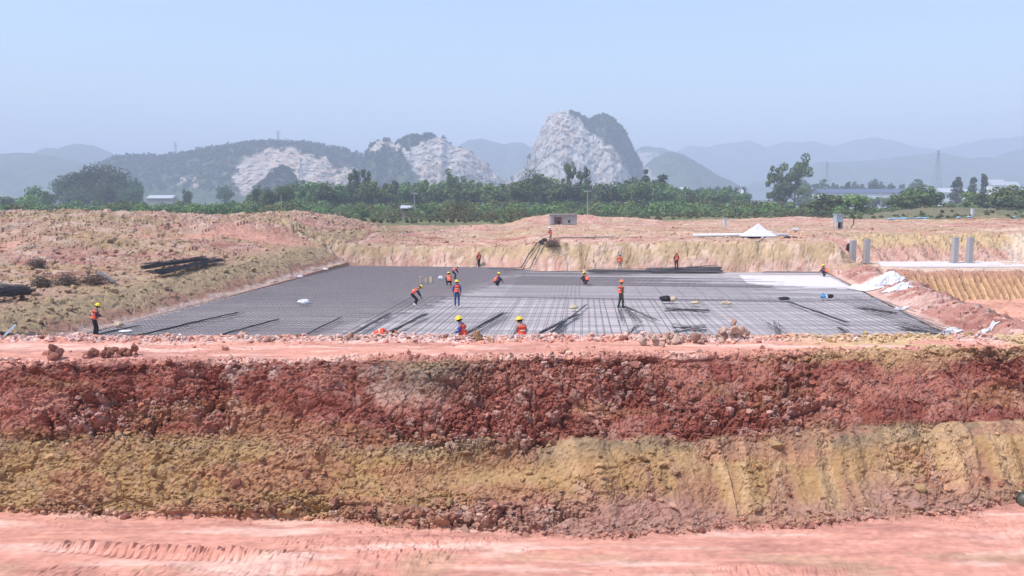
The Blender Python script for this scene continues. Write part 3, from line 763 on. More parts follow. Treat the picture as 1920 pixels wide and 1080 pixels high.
# faint trees far off on the right
for k in range(26):
    px = 1500 + k * 9 + r_.uniform(-4, 4); y = r_.uniform(760, 980)
    solo('distant_tree', r_.choice(['belt', 'tall']), k % 5, px, r_.uniform(332, 350), y, M_LEAF2, 'hazy grey-green tree in the far row behind the long white shed', r_.uniform(14, 26), 'far row of hazy trees')
for k in range(20):
    px = 1496 + k * 13 + r_.uniform(-4, 4); y = r_.uniform(560, 650)
    solo('distant_tree', 'belt', k % 5, px, r_.uniform(364, 370), y, M_LEAF, 'low bushy tree in the row before the long white shed', r_.uniform(22, 32), 'row of low trees before the shed')
for k in range(14):
    px = 1270 + k * 9 + r_.uniform(-4, 4); y = r_.uniform(560, 760)
    solo('distant_tree', 'belt', k % 5, px, r_.uniform(344, 356), y, M_LEAF2, 'hazy tree in the low row right of the main belt', r_.uniform(16, 26), 'low row of hazy trees')
# bushes that stand out at the right
for i, (px, top, y, w) in enumerate([(1715, 346, 265, 62), (1745, 350, 262, 50), (1685, 358, 262, 46), (1815, 356, 300, 50), (1850, 358, 290, 60), (1885, 345, 262, 66), (1912, 352, 250, 60), (1880, 364, 246, 60), (1940, 350, 255, 60), (1560, 360, 268, 70), (1600, 362, 264, 52), (1525, 374, 250, 52)]):
    solo('bush', 'belt', i % 5, px, top, y, MM[[0, 1, 0, 2, 0, 2, 0, 1, 0, 0, 2, 0][i]], 'rounded leafy bush by the grassy mound on the right' if px > 1640 else 'rounded leafy bush in front of the long white shed', w, 'bushes right' if px > 1640 else 'bushes before the shed')

# scrub: nobody could count it
def scrub(name, n, px0, px1, yfun, hfun, mat_col, label, seed, nl=110, ls=.3):
    r = np.random.default_rng(seed)
    px = r.uniform(px0, px1, n); y = yfun(px, r); x = (px - 960) / 1500 * y
    h = hfun(px, y, r)
    cent = np.stack([x, y, 2.85 + h * .35 + 2.6 * np.exp(-((y - 345 - x * .03) / 9) ** 2)], 1)
    z0 = np.array([max(2.6, v) for v in land(x[None], np.minimum(y, 244)[None])[0][0]]); cent[:, 2] = np.where(y < 245, z0 + h * .35, cent[:, 2])
    rad = h * .75
    v, f, c = leaves(cent, rad, n * nl, ls, r, .85, r.uniform(.6, 1.45, n))
    hue = fbm(v[:, 0] * .06, v[:, 1] * .06, seed + 3, 3)
    c = mixc(c, c * np.array([1.5, .85, .75]) * .8, sstep(.5, .62, hue) * .9)
    c = mixc(c, c * np.array([1.25, 1.25, .9]), sstep(.42, .3, hue))
    o = obj(name, np_mesh(name, v, f, np.repeat(c.reshape(-1, 4, 3)[:, :1], 4, 1).reshape(-1, 3) if False else c), mat_col); o['kind'] = 'stuff'
    tag(o, label, 'scrub')
scrub('scrub', 900, -60, 1980, lambda p, r: r.uniform(232, 345, len(p)), lambda p, y, r: r.uniform(1.0, 2.6, len(p)) * np.interp(p, [0, 420, 520, 1380, 1500, 1950], [1.25, 1.25, 1.3, 1.25, 1.0, .9]), M_SCRUB, 'green and brownish scrub filling the strip below the tree belt', 77)
scrub('shrubs', 420, -60, 1980, lambda p, r: r.uniform(255, 350, len(p)), lambda p, y, r: r.uniform(2.6, 5.4, len(p)) * np.interp(p, [0, 300, 480, 1380, 1500, 1640, 1700, 1950], [.9, .9, 1.0, 1.0, .85, .7, .6, .9]), M_SCRUB2, 'taller rounded shrubs standing out of the scrub strip', 81, 330, .46)
scrub('undergrowth', 420, 300, 1480, lambda p, r: r.uniform(345, 400, len(p)), lambda p, y, r: r.uniform(2.2, 4.2, len(p)), M_SCRUB, 'dense dark undergrowth at the foot of the tree belt', 78, 200, .42)
scrub('weeds', 700, -60, 1980, lambda p, r: r.uniform(200, 250, len(p)) - 30 * (p < 400), lambda p, y, r: r.uniform(.2, .7, len(p)), M_SCRUB, 'low weeds along the edge of the bare earth', 79)
# woods on the hills
def canopy(name, H, n, size, rad, sel, label, seed):
    X, Yv, Zr, C, V = H
    r = np.random.default_rng(seed)
    w = ((C[..., 1] > C[..., 0] * 1.05) & sel(X, Yv, Zr, V)).ravel().astype(float)
    i = r.choice(len(w), n, p=w / w.sum())
    cent = np.stack([X.ravel()[i], Yv.ravel()[i], Zr.ravel()[i] + rad * .3], 1); rd = rad * r.uniform(.5, 1.3, n)
    v, f, c = leaves(cent, rd, n * 14, size, r, 1.0)
    o = obj(name, np_mesh(name, v, f, c * .8), M_WOODS); o['kind'] = 'stuff'; tag(o, label, 'woods')
canopy('hill_woods', h2, 1500, 2.6, 6.5, lambda X, Y, Z, V: (V < .1) & (Z > 30), 'dark woods covering the long ridge above the left quarry', 91)
canopy('knoll_woods', hk, 260, 1.9, 3.2, lambda X, Y, Z, V: (V < .2) & (Z > 8), 'dark woods on the small dome before the left quarry', 94)
canopy('cliff_woods', h4, 700, 2.4, 4.5, lambda X, Y, Z, V: (V < .1) & (Z > 30), 'dark woods clinging to the right side of the main cliff', 92)
canopy('cliff_woods', h3, 500, 2.4, 4.5, lambda X, Y, Z, V: (V < .1) & (Z > 30), 'dark woods capping the middle quarry hill', 93)
# ------------------------------------------------------------------ foundation slab (blinding concrete) with its pour strips
m, nt, b = mat_new('blinding_concrete')
b.inputs['Roughness'].default_value = .85; b.inputs['Specular IOR Level'].default_value = .25
tc = nt.nodes.new('ShaderNodeTexCoord'); mp = nt.nodes.new('ShaderNodeMapping'); mp.inputs['Scale'].default_value = (.05, .9, 1); mp.inputs['Rotation'].default_value = (0, 0, .12)
nz = nt.nodes.new('ShaderNodeTexNoise'); nz.inputs['Scale'].default_value = 1.0; nz.inputs['Detail'].default_value = 6
nt.links.new(tc.outputs['Object'], mp.inputs[0]); nt.links.new(mp.outputs[0], nz.inputs['Vector'])
cr = nt.nodes.new('ShaderNodeValToRGB'); cr.color_ramp.elements[0].position = .32; cr.color_ramp.elements[0].color = (.28, .25, .255, 1)
cr.color_ramp.elements[1].position = .66; cr.color_ramp.elements[1].color = (.47, .415, .42, 1)
nt.links.new(nz.outputs['Fac'], cr.inputs[0])
vary(nt, b, cr.outputs[0], 1.3, .12)
M_SLAB = m
M_NEWCONC = plain('fresh_pale_concrete', (.62, .555, .565), .8, 0, .8, .08)
yy = np.linspace(YF - .1, 88.8, 60)
vs, fs = [], []
def yrear_at(x): return float(yr(np.array(x)))
m_ = MB()
# slab outline as one ring: left edge up, rear edge with jog, right edge down
ring = [(float(xl(YF)), YF - .1)] + [(float(xl(89.7)) + .1, 89.65)] + [(q, yrear_at(q)) for q in (-1.6, -.6, .4, .9, 1.4, 2.4, 3.4)] + [(float(xr(81.0)) + .05, 81.05)] + [(float(xr(YF)), YF - .1)]
n = len(ring)
m_.add([(x, y, .0) for x, y in ring] + [(x, y, -.3) for x, y in ring], [tuple(range(n))[::-1]] + [(i, (i + 1) % n, n + (i + 1) % n, n + i) for i in range(n)])
slab = m_.build('foundation_slab', M_SLAB); slab['kind'] = 'structure'
# the bare, freshly cast corner of the slab is paler
def dirv(y0, y1, f): return None
pz = MB(); q = [G(1385, 516, .004), G(1550, 516.5, .004), G(1600, 541, .004), G(1470, 543, .004), G(1400, 530, .004)]
pz.add([(p.x, p.y, .006) for p in q], [(4, 3, 2, 1, 0)][::1])
o = pz.build('fresh_concrete_patch', M_NEWCONC); o['kind'] = 'structure'
# strip footing on the far terrace at the right
sx0, sx1 = 37.2, 66.0
m_ = MB(); m_.add([(37.6, 81, .62), (sx1 + 6, 81, .62), (sx1 + 10, 88.4, .62), (40.4, 88.4, .62), (37.6, 81, .2), (sx1 + 6, 81, .2), (sx1 + 10, 88.4, .2), (40.4, 88.4, .2)],
                  [(0, 1, 2, 3), (0, 4, 5, 1), (1, 5, 6, 2), (2, 6, 7, 3), (3, 7, 4, 0)])
o = m_.build('strip_footing', M_NEWCONC); o['kind'] = 'structure'
for i, (px, lab) in enumerate([(1598, 'concrete column stub nearest the corner of the main pit'), (1624, 'second concrete column stub from the corner of the main pit'), (1789, 'third concrete column stub along the white strip footing'), (1817, 'fourth concrete column stub along the white strip footing')]):
    p = G(px, 493, .62); top = 2.55 if i < 2 else 2.75
    root = empty('concrete_column', (p.x, p.y, .62 if i else .5), .1, lab, 'column')
    m_ = MB(); m_.box((0, 0, top / 2), (.52, .52, top)); m_.box((0, 0, .06), (.8, .8, .12)); m_.build('shaft', M_CONC, root)
    for sx in (-.18, .18):
        for sy in (-.18, .18):
            MB().tube([(sx, sy, top - .05), (sx * 1.1, sy * 1.1, top + .22)], .014, 5).build('starter_bar', M_STEEL2, root)

# ------------------------------------------------------------------ reinforcement
U = Vector((4.29, 48.86, 0)).normalized()          # the way the long bars run (towards the back)
W = Vector((1, -.127, 0)).normalized()             # across, along the rear edge
def bar_mesh(L, r, n=5, axis='y'):
    m = MB(); m.tube([(0, 0, 0), (0, L, 0)] if axis == 'y' else [(0, 0, 0), (L, 0, 0)], r, n)
    me = bpy.data.meshes.new('bar'); me.from_pydata(m.v, [], m.f); me.update(); me.materials.append(M_STEEL); return me
angU = -math.atan2(U.x, U.y); angW = math.atan2(W.y, W.x)
def xbnd(y): return -13.0 + (y - 41) * (12.5 / 46)            # line where the dense mat on the left ends
# dense two-way mat on the left: far too fine to pick apart
mat_l = empty('rebar_mat', (-14, 60, 0), 0, 'dense dark steel reinforcement mat covering the left half of the slab', 'rebar mat')
m_ = MB()
y = YF + .4
while y < 88.6:
    x0 = xl(y) + .7 + .3 * math.sin(y * 7); x1 = xbnd(y) + (.9 + .5 * math.sin(y * 3.1)) + 2.6
    if y + W.y * 14 < 88 or True:
        p = Vector((x0, y, .12)); e = p + W * ((x1 - x0) / W.x)
        if e.y > YF and p.y < yrear_at(p.x) - .5: m_.tube([p + Vector((14, -60, 0)) * 0, e], .0125, 4, False)
    y += .27
for k in range(150):
    x = -23.2 + k * .27
    p = Vector((x, YF + .3, .145)); L = 0
    # clip by the dense area's right boundary and the rear edge
    ys_ = [t for t in np.linspace(0, 58, 117) if (p + U * t).x > xl((p + U * t).y) + .4 and (p + U * t).x < xbnd((p + U * t).y) + 2.8 and (p + U * t).y < yrear_at((p + U * t).x) - .4]
    if len(ys_) > 3: m_.tube([p + U * ys_[0], p + U * ys_[-1]], .0125, 4, False)
o = m_.build('two_way_bars', M_STEEL, mat_l); o['kind'] = 'stuff'; o.location = (14, -60, 0)
# open mat on the right front: every bar its own piece
mat_r = empty('rebar_mat', (8, 45, 0), 0, 'open steel reinforcement mat of widely spaced long bars on the right front of the slab', 'rebar mat')
Lb = 26.0
bm_ = bar_mesh(Lb, .0165)
k = 0
x = -9.5
while x < 30:
    p = Vector((x, YF + .6, .16)); e = p + U * Lb
    if e.x < xr(57) - .2 and p.x > xbnd(p.y) + 2.2:
        o = bpy.data.objects.new('bar', bm_); COL.objects.link(o); o.parent = mat_r
        o.location = p - mat_r.location + U * rng.uniform(-.25, .25); o.rotation_euler = (0, 0, angU + rng.normal(0, .0035))
    elif p.x < xr(YF) + 1.5:
        y0 = YF + .6
        if p.x > xr(y0): y0 = YF + .6
        L = 26.0
        q = [t for t in np.linspace(0, 26, 60) if (p + U * t).x < xr((p + U * t).y) - .3]
        if len(q) > 4:
            me = bar_mesh(q[-1], .0165); o = obj('bar', me, None, mat_r); o.location = p - mat_r.location; o.rotation_euler = (0, 0, angU)
    x += .43 + rng.uniform(-.04, .04)
# the right margin: bars that begin further back because the slab widens
x = float(xr(YF)) + .2
while x < float(xr(57)) - .5:
    y0 = 40.87 + (x - 22.88) * 37.73 / 8.67 + 1.0
    L = 58 - y0
    if L > 1.5:
        o = obj('bar', bar_mesh(L, .0165), None, mat_r); o.location = Vector((x + .2, y0, .16)) - mat_r.location; o.rotation_euler = (0, 0, angU)
    x += .43
for k in range(14):
    yv = 33 + k * 1.85 + rng.uniform(-.12, .12)
    x0 = xbnd(yv) + 1.2; x1 = xr(yv - 4) - .6
    if rng.random() < .3: x1 = x0 + (x1 - x0) * rng.uniform(.35, .8)
    if k % 3 == 0 and yv < 50: x0 = x0 + 4
    o = obj('cross_bar', bar_mesh((x1 - x0) / W.x, .0075, 5, 'x'), None, mat_r); o.location = Vector((x0, yv + 1.6, .135)) - mat_r.location; o.rotation_euler = (0, 0, angW)
# bars laid across the far strip of the slab
mat_f = empty('rebar_mat', (8, 68, 0), 0, 'thin spread of cross bars on the far strip of bare slab', 'rebar mat')
yv = 58.5
while yv < 81:
    x0 = xbnd(yv) + 2.2; x1 = min(float(xr(yv - 3)) - .8, 10 + 14 * rng.random() + (0 if yv > 70 else 8))
    o = obj('cross_bar', bar_mesh((x1 - x0) / W.x, .0125, 5, 'x'), None, mat_f); o.location = Vector((x0, yv + max(0, .0), .12)) - mat_f.location; o.rotation_euler = (0, 0, angW)
    yv += .2 + .35 * (vn(np.array(yv * .6), np.array(0.), 5) > .5) + rng.uniform(0, .12)
for k in range(26):
    x = -.5 + k * .32 if k < 18 else 8 + (k - 18) * 1.6
    L = 22 if k < 18 else 12
    p = Vector((x, 59, .145))
    o = obj('bar', bar_mesh(min(L, yrear_at(x + 2) - 60), .0125), None, mat_f); o.location = p - mat_f.location; o.rotation_euler = (0, 0, angU)
# bundles of bars
def bundle(name, a, b_, n, spread, r, label, mat=None, group=None, bend=0.0, cat='rebar bundle', lift=.0, zs=None, ground=False):
    zs = zs or spread * .35
    a = Vector(a); b_ = Vector(b_); root = empty(name, a, 0, label, cat, group)
    t = (b_ - a); side = Vector((t.y, -t.x, 0)).normalized()
    for k in range(n):
        o1 = side * rng.normal(0, spread) + Vector((0, 0, .03 + abs(rng.normal(0, zs)) + lift)); o2 = side * rng.normal(0, spread) + Vector((0, 0, .03 + abs(rng.normal(0, zs)) + lift))
        mid_ = (t * .5) + (o1 + o2) / 2 + side * bend + Vector((0, 0, rng.uniform(-.02, .05)))
        if ground: mid_.z = max(mid_.z, land_z(a.x + mid_.x, a.y + mid_.y) - a.z + .12 + abs(rng.normal(0, zs)))
        st = t * rng.uniform(-.02, .05); MB().tube([o1 + st, mid_, t * rng.uniform(.96, 1.03) + o2], r, 5).build('bar', mat or M_STEEL, root)
    return root
Z0 = .19
BL = ['thick dark bar bundle between the two workers behind the berm', 'bar bundle running back from the worker in grey sleeves', 'short bar bundle beside the worker in grey sleeves', 'thin long bar bundle pointing at the lone tan sack',
      'slim bar bundle pointing back from the stooping orange worker', 'bar bundle right of the stooping orange worker', 'slim bar bundle left of the stooping orange worker', 'longest dark bar bundle across the left corner of the dense mat', 'short bar bundle at the feet of the lone left worker', 'thin bar bundle in the middle of the dense mat',
      'bars fanning out to the right from the feet of the tall worker', 'bars fanning out ahead of the feet of the tall worker', 'bars fanning out to the left from the feet of the tall worker', 'short sheaf of bars by the berm below the tall worker', 'crossed loose bars by the big rubble heap', 'bar bundle slanting to the berm on the right side of the open mat', 'long thin bar bundle running from the dark tray', 'band of bars lying in front of the black bag and sacks', 'band of bars near the middle of the right margin', 'band of bars at the near right corner of the slab', 'band of bars behind the pale rubble on the berm']
for i, (a, b_, n, s) in enumerate([((850, 643), (948, 588), 16, .16), ((985, 640), (1085, 590), 12, .10), ((1010, 650), (1058, 608), 10, .14), ((1015, 640), (1100, 572), 8, .05), ((640, 640), (730, 590), 10, .07), ((700, 642), (800, 590), 12, .10),
                                ((560, 636), (640, 596), 7, .06), ((250, 633), (452, 586), 14, .07), ((170, 632), (260, 612), 8, .06), ((400, 634), (520, 600), 8, .06), ((1165, 575), (1235, 604), 7, .12), ((1168, 576), (1200, 606), 7, .12), ((1160, 575), (1165, 604), 5, .1), ((1195, 612), (1178, 628), 9, .14),
                                ((1470, 640), (1440, 605), 10, .3), ((1570, 615), (1640, 660), 12, .10), ((1475, 566), (1590, 606), 10, .07), ((1245, 584), (1330, 586), 14, .25), ((1610, 580), (1680, 590), 16, .4), ((1690, 620), (1770, 632), 18, .45), ((1260, 622), (1325, 624), 16, .5)]):
    bundle('rebar_bundle', G(*a, Z0), G(*b_, Z0), n, s, .012, BL[i], M_DARK, 'loose bar bundles on the mat' if BL.count(BL[i]) > 1 else None)
p0, p1 = G(1105, 510.5, .1), G(1348, 510, .1)
bundle('rebar_stack', p0, p1, 110, .5, .022, 'long low stack of dark steel bars along the foot of the rear wall', M_MIDSTEEL, cat='rebar stack', zs=.13)
bundle('rebar_stack', G(1215, 510.5, .1) + Vector((0, .1, .12)), G(1350, 510, .1) + Vector((0, .2, .22)), 60, .3, .022, 'upper half of the bar stack below the rear wall, ending in a raised tip', M_MIDSTEEL, cat='rebar stack', zs=.12)
bundle('rebar_bundle', G(1000, 510.5, .1), G(1110, 510.5, .1), 14, .12, .014, 'thin row of bars leading to the long stack below the rear wall')
bundle('rebar_bundle', G(1430, 511.5, .1), G(1545, 512, .1), 12, .12, .014, 'thin row of bars along the rear wall near the pale corner')
# on the left terrace
def onland(px, py, z=1.7):
    ys_ = np.linspace(33, 262, 3200); p = D(px, py, 100.0)
    xs_ = p.x * ys_ / 100; zs_ = CZ + (p.z - CZ) * ys_ / 100
    lz = land(xs_[None], np.minimum(ys_, 244)[None])[0][0]
    k = np.argmax(zs_ <= lz)
    return Vector((xs_[k], ys_[k], lz[k])) if zs_[k] <= lz[k] else G(px, py, z)
bundle('rebar_stack', onland(297, 521), onland(412, 494), 60, .34, .02, 'dark stack of bent bars lying along the left terrace', M_DARK, cat='rebar stack', zs=.14, lift=.2, ground=True)
bundle('rebar_stack', onland(268, 511), onland(385, 494), 34, .22, .02, 'slimmer dark bar bundle just behind the terrace stack', M_DARK, cat='rebar stack', zs=.2, lift=.2, ground=True)
bundle('rebar_stack', onland(-40, 570), onland(52, 560), 90, .3, .024, 'dark bar stack on the left terrace nearest the pit', M_DARK, cat='rebar stack', zs=.2, lift=.2, ground=True)
bundle('rebar_stack', onland(-40, 545), onland(28, 556), 80, .3, .024, 'dark bar stack set back on the left terrace', M_DARK, cat='rebar stack', zs=.2, lift=.2, ground=True)
bundle('rebar_bundle', onland(185, 515), onland(213, 533), 24, .12, .016, 'short grey bundle sloping beside the stirrup heaps', cat='rebar bundle', lift=.1)
# big bars dumped down the slope at the left front corner
for k, (a, b_) in enumerate([((-60, 600), (66, 631)), ((-60, 618), (40, 634)), ((-60, 606), (52, 634))]):
    A = G(a[0], a[1], 1.0); B = G(b_[0], b_[1], .35)
    bundle('steel_section', A, B, 14, .14, .035, 'dark steel section sliding down the slope at the left corner', M_DARK, 'steel sections at the left corner', cat='steel section')
m_ = MB(); A = G(8, 629, .75); B = G(28, 610, .95); m_.tube([A, B], .07, 4); o = m_.build('timber_plank', M_WHITE); tag(o, 'pale plank lying across the dark steel sections', 'plank')
# stirrup heaps: tangles of bent wire
def tangle(loc, w, h, n, label, group=None, mat=None):
    root = empty('stirrup_heap', loc, rng.uniform(0, 3), label, 'stirrups', group)
    m = MB()
    for k in range(n):
        c0 = Vector((rng.normal(0, w * .28), rng.normal(0, w * .28), abs(rng.normal(0, h * .3)) + .05)); a = rng.uniform(0, 6.28); t = Matrix.Rotation(a, 3, 'Z') @ Matrix.Rotation(rng.uniform(.2, 1.5), 3, 'X')
        q = [c0 + t @ Vector(v) for v in ((-.3, -.22, 0), (.3, -.22, 0), (.3, .22, 0), (-.3, .22, 0), (-.3, -.22, 0))]
        m.tube([(v.x, v.y, max(.02, v.z)) for v in q], .012, 4, False)
    o = m.build('bent_wires', mat or M_STEEL2, root); o['kind'] = 'stuff'
for i, (px, py, w, h) in enumerate([(77, 538, 1.1, 1.0), (125, 536, 1.1, 1.0), (176, 533, 1.2, 1.0), (70, 502, .9, .9)]):
    tangle(onland(px, py), w, h, 60, ['heap of bent stirrup wire beside the dark left stacks', 'middle heap of bent stirrup wire on the left terrace', 'heap of bent stirrup wire touching the short grey bundle', 'small heap of stirrup wire up the slope above the others'][i])
pw = onland(1036, 464, 2.6); tangle(pw, 1.6, 1.2, 90, 'round heap of stirrup wire on the brow of the rear wall')
# long rods run down the rear wall from the worker in the white helmet
for k, (a, b_) in enumerate([((1012, 457), (940, 504)), ((1018, 462), (962, 507))]):
    A = onland(*a, 2.7); B = G(*b_, .2)
    root = empty('long_rod', A, 0, 'long steel rods sliding down the rear wall at its corner', 'rods', 'rods at the rear corner')
    E_ = B + (B - A) * .3
    for j in range(5):
        off = Vector((rng.normal(0, .09), rng.normal(0, .05), 0)); pl = []
        for q in range(25):
            w_ = A.lerp(E_, q / 24) + off; pl.append((w_.x - A.x, w_.y - A.y, max(land_z(w_.x, w_.y), land_z(w_.x, w_.y + .4), .17) + .1 - A.z))
        MB().tube(pl, .024, 5).build('bar', M_DARK, root)
A = onland(1047, 449, 2.7); B = onland(1150, 447, 2.7)
bundle('rebar_bundle', A + Vector((0, 0, .1)), B + Vector((0, 0, .1)), 22, .12, .02, 'dark bar bundle on the ground behind the rear wall')
# ------------------------------------------------------------------ odds and ends
def lump(name, loc, d, mat, label, cat, seed, rough=.5, rz=0.0, group=None, base=ICO3):
    r = np.random.default_rng(seed); v = base[0].copy()
    n_ = vn(v[:, 0] * 2.3 + seed, v[:, 1] * 2.3 + v[:, 2] * 1.7, seed) - .5; n2 = vn(v[:, 0] * 5 + seed, v[:, 1] * 5 - v[:, 2] * 4, seed + 1) - .5
    v = v * (1 + rough * n_ + rough * .5 * n2)[:, None] * np.array(d) * .5
    v[:, 2] = np.maximum(v[:, 2] + d[2] * .35, 0)
    o = obj(name, np_mesh(name, v, base[1], smooth=False), mat, None, loc); o.rotation_euler = (0, 0, rz); tag(o, label, cat, group); return o
S = lambda px, py: G(px, py, .17)
lump('white_bag', S(570, 569), (.9, .7, .35), M_WHITE, 'crumpled white bag on the dark left mat', 'bag', 1)
lump('white_sheet', S(237, 622), (.7, .45, .12), M_WHITE, 'small white sheet near the worker at the left corner', 'sheet', 2)
lump('earth_lump', S(222, 613), (.55, .4, .35), M_SACK, 'tan lump beside the white sheet at the left corner', 'lump', 3)
lump('black_bag', S(1247, 565), (.75, .5, .5), M_BLACK, 'black bag beside a tan sack on the right of the mat', 'bag', 4)
lump('tan_sack', S(1262, 565), (.55, .45, .4), M_SACK, 'tan sack leaning on the black bag', 'sack', 5)
lump('tan_sack', S(1304, 570), (.6, .4, .25), M_SACK, 'flat tan sack lying next right of the black bag', 'sack', 6)
lump('tan_sack', S(1362, 571), (.6, .4, .3), M_SACK, 'tan sack second to the right of the black bag', 'sack', 7)
lump('tan_sack', S(1076, 579), (.55, .4, .3), M_SACK, 'tan sack alone on the mat left of the standing worker', 'sack', 8)
lump('dark_tray', S(1470, 562), (.75, .5, .25), M_BLACK, 'dark low tray on the right of the mat', 'tray', 9)
lump('blue_bottle', S(1543, 559), (.4, .35, .4), M_BLUE, 'blue bundle beside a small black bag by the right margin', 'bundle', 10)
lump('white_bag', S(1549, 559), (.3, .3, .3), M_WHITE, 'tiny white bag between the blue bundle and the black bag', 'bag', 11)
lump('black_bag', S(1556, 559), (.45, .35, .35), M_BLACK, 'small black bag beside the blue bundle', 'bag', 12)
lump('white_bag', S(827, 524), (.5, .4, .4), M_WHITE, 'small white bag by the two squatting workers', 'bag', 13)
for k, (dx, h) in enumerate([(0, .55), (.5, .4), (.9, .5)]):
    p = S(788, 530); MBo = MB(); MBo.box((p.x + dx, p.y + .2 * k, .14 + h / 2), (.12, .35, h), .4 * k); o = MBo.build('timber_block', M_WOOD); tag(o, 'wooden block standing on the mat behind the bending worker', 'block', 'blocks behind the bending worker')
for i, (px, py) in enumerate([(472, 527), (498, 523), (526, 515), (562, 521), (610, 507)]):
    p = G(px, py, .35); lump('white_scrap', (p.x, p.y, .2 + .2), (.55, .4, .2), M_WHITE, 'white paper scrap at the foot of the left slope', 'scrap', 20 + i, group='scraps on the left slope')
# white tarpaulins and bags along the right ridge
def drape(name, cx, cy, lx, ly, rz, label, seed, h=.35, mat=None):
    n_ = 34; u = np.linspace(-1, 1, n_); A, B = np.meshgrid(u, u)
    x = cx + A * lx / 2 * math.cos(rz) - B * ly / 2 * math.sin(rz); y = cy + A * lx / 2 * math.sin(rz) + B * ly / 2 * math.cos(rz)
    x = x + (fbm(A * 2 + seed, B * 2, seed, 3) - .5) * lx * .3; y = y + (fbm(A * 2 - seed, B * 2, seed + 2, 3) - .5) * ly * .3
    z = land(x, y)[0] + .08 + h * np.clip(fbm(A * 2.2, B * 2.2, seed + 4, 4) - .3, 0, 1) * (1 - np.maximum(abs(A), abs(B)) ** 4)
    top = np.stack([x, y, z], -1).reshape(-1, 3); bot = top - np.array([0, 0, .04])
    i_ = np.arange(n_ * n_).reshape(n_, n_); f = grid_faces(n_, n_); fb = f[:, ::-1] + n_ * n_
    rim = np.concatenate([i_[0, :], i_[1:, -1], i_[-1, -2::-1], i_[-2:0:-1, 0]]); r2 = np.roll(rim, -1)
    fr = np.stack([rim, rim + n_ * n_, r2 + n_ * n_, r2], 1)
    o = obj(name, np_mesh(name, np.concatenate([top, bot]), np.concatenate([f, fb, fr])), mat or M_WHITE); tag(o, label, 'tarpaulin'); return o
p = onland(1645, 532, .8); drape('white_tarpaulin', p.x, p.y, 3.4, 3.2, .5, 'large crumpled white tarpaulin thrown over the right ridge', 3, 1.1)
p = onland(1685, 545, .8); drape('white_tarpaulin', p.x, p.y, 1.8, 1.6, .2, 'smaller white sheet further down the right ridge', 5, .4)
p = onland(1780, 628, .5); drape('white_tarpaulin', p.x, p.y, 1.1, .8, .3, 'white sacks at the near right corner of the slab', 6, .6)
p = onland(1860, 611, .9); drape('white_tarpaulin', p.x, p.y, 1.1, .5, .1, 'thin white sheet by the dark crack of the right ridge', 7, .15)
p = onland(1690, 582, .3); drape('white_tarpaulin', p.x, p.y, .8, .6, .1, 'small white bag at the right margin of the mat', 8, .3)
# long white sheet roll and pitched tarpaulin behind the rear wall
a = onland(1300, 444, 2.8); b_ = onland(1478, 443, 2.8)
m_ = MB(); m_.tube([a + Vector((0, 0, .16)), (a + b_) / 2 + Vector((0, 0, .2)), b_ + Vector((0, 0, .16))], [.26, .22, .16], 9); o = m_.build('sheet_roll', M_WHITE, smooth=True); tag(o, 'long roll of white sheeting on the ground behind the rear wall', 'roll')
t = onland(1420, 443, 2.8); root = empty('pitched_tarpaulin', t, 0, 'white tarpaulin pitched into a peak beside the long roll', 'tarpaulin')
n_ = 22; u = np.linspace(-1, 1, n_); A, B = np.meshgrid(u, u); rr = np.maximum(np.abs(A), np.abs(B)); hh = 1.5 * (1 - rr) ** 1.1 + (fbm(A * 2.5, B * 2.5, 8, 3) - .5) * .35 * (1 - rr) + .05
V_ = np.stack([A * 2.0 + .1, B * 1.6, hh], -1).reshape(-1, 3)
obj('sheet', np_mesh('sheet', np.concatenate([V_, V_ - [0, 0, .05]]), np.concatenate([grid_faces(n_, n_), grid_faces(n_, n_)[:, ::-1] + n_ * n_])), M_WHITE, root)
MB().tube([(0.1, 0, 0), (.1, 0, 1.5)], .05, 6).build('pole', M_WOOD, root)
lump('white_bag', onland(1440, 441, 2.8), (1.4, .8, .6), M_WHITE, 'white bag at the right foot of the pitched tarpaulin', 'bag', 31)
lump('dark_board', onland(1482, 446, 2.8), (1.6, .5, .2), M_BLACK, 'dark board lying right of the sheet roll', 'board', 32)
lump('white_bag', onland(1492, 433, 2.8), (.9, .5, .5), M_WHITE, 'white bag on the heap right of the tarpaulin', 'bag', 33)
# hose leaning down the rear wall
a = onland(1432, 445, 2.8); b_ = G(1404, 502, .2)
hp = [a.lerp(b_, k / 14) + Vector((.5 * math.sin(k * .22), 0, 0)) for k in range(15)]
m_ = MB(); m_.tube([(q.x, q.y, max(land_z(q.x, q.y), land_z(q.x, q.y + .3)) + .12) for q in hp], .07, 6); o = m_.build('hose', M_CONC); tag(o, 'grey hose hanging down the rear wall below the tarpaulin', 'hose')
def post(name, px, base, top, z, w, mat, label):
    p = onland(px, base, z); h = (base - top) / 1500 * p.y
    root = empty(name, p, .2, label, 'post'); m = MB(); m.box((0, 0, h / 2 - .1), (w, w, h + .2)); m.build('shaft', mat, root); m = MB(); m.box((0, 0, h + .03), (w * 1.25, w * 1.25, .07)); m.build('cap', mat, root)
post('white_post', 1359, 424, 411, 2.8, .5, M_WHITE, 'short white marker post on the bare ground behind the sheet roll')
post('white_post', 1823, 404, 391, 2.9, .6, M_WHITE, 'white marker post at the foot of the grassy mound')
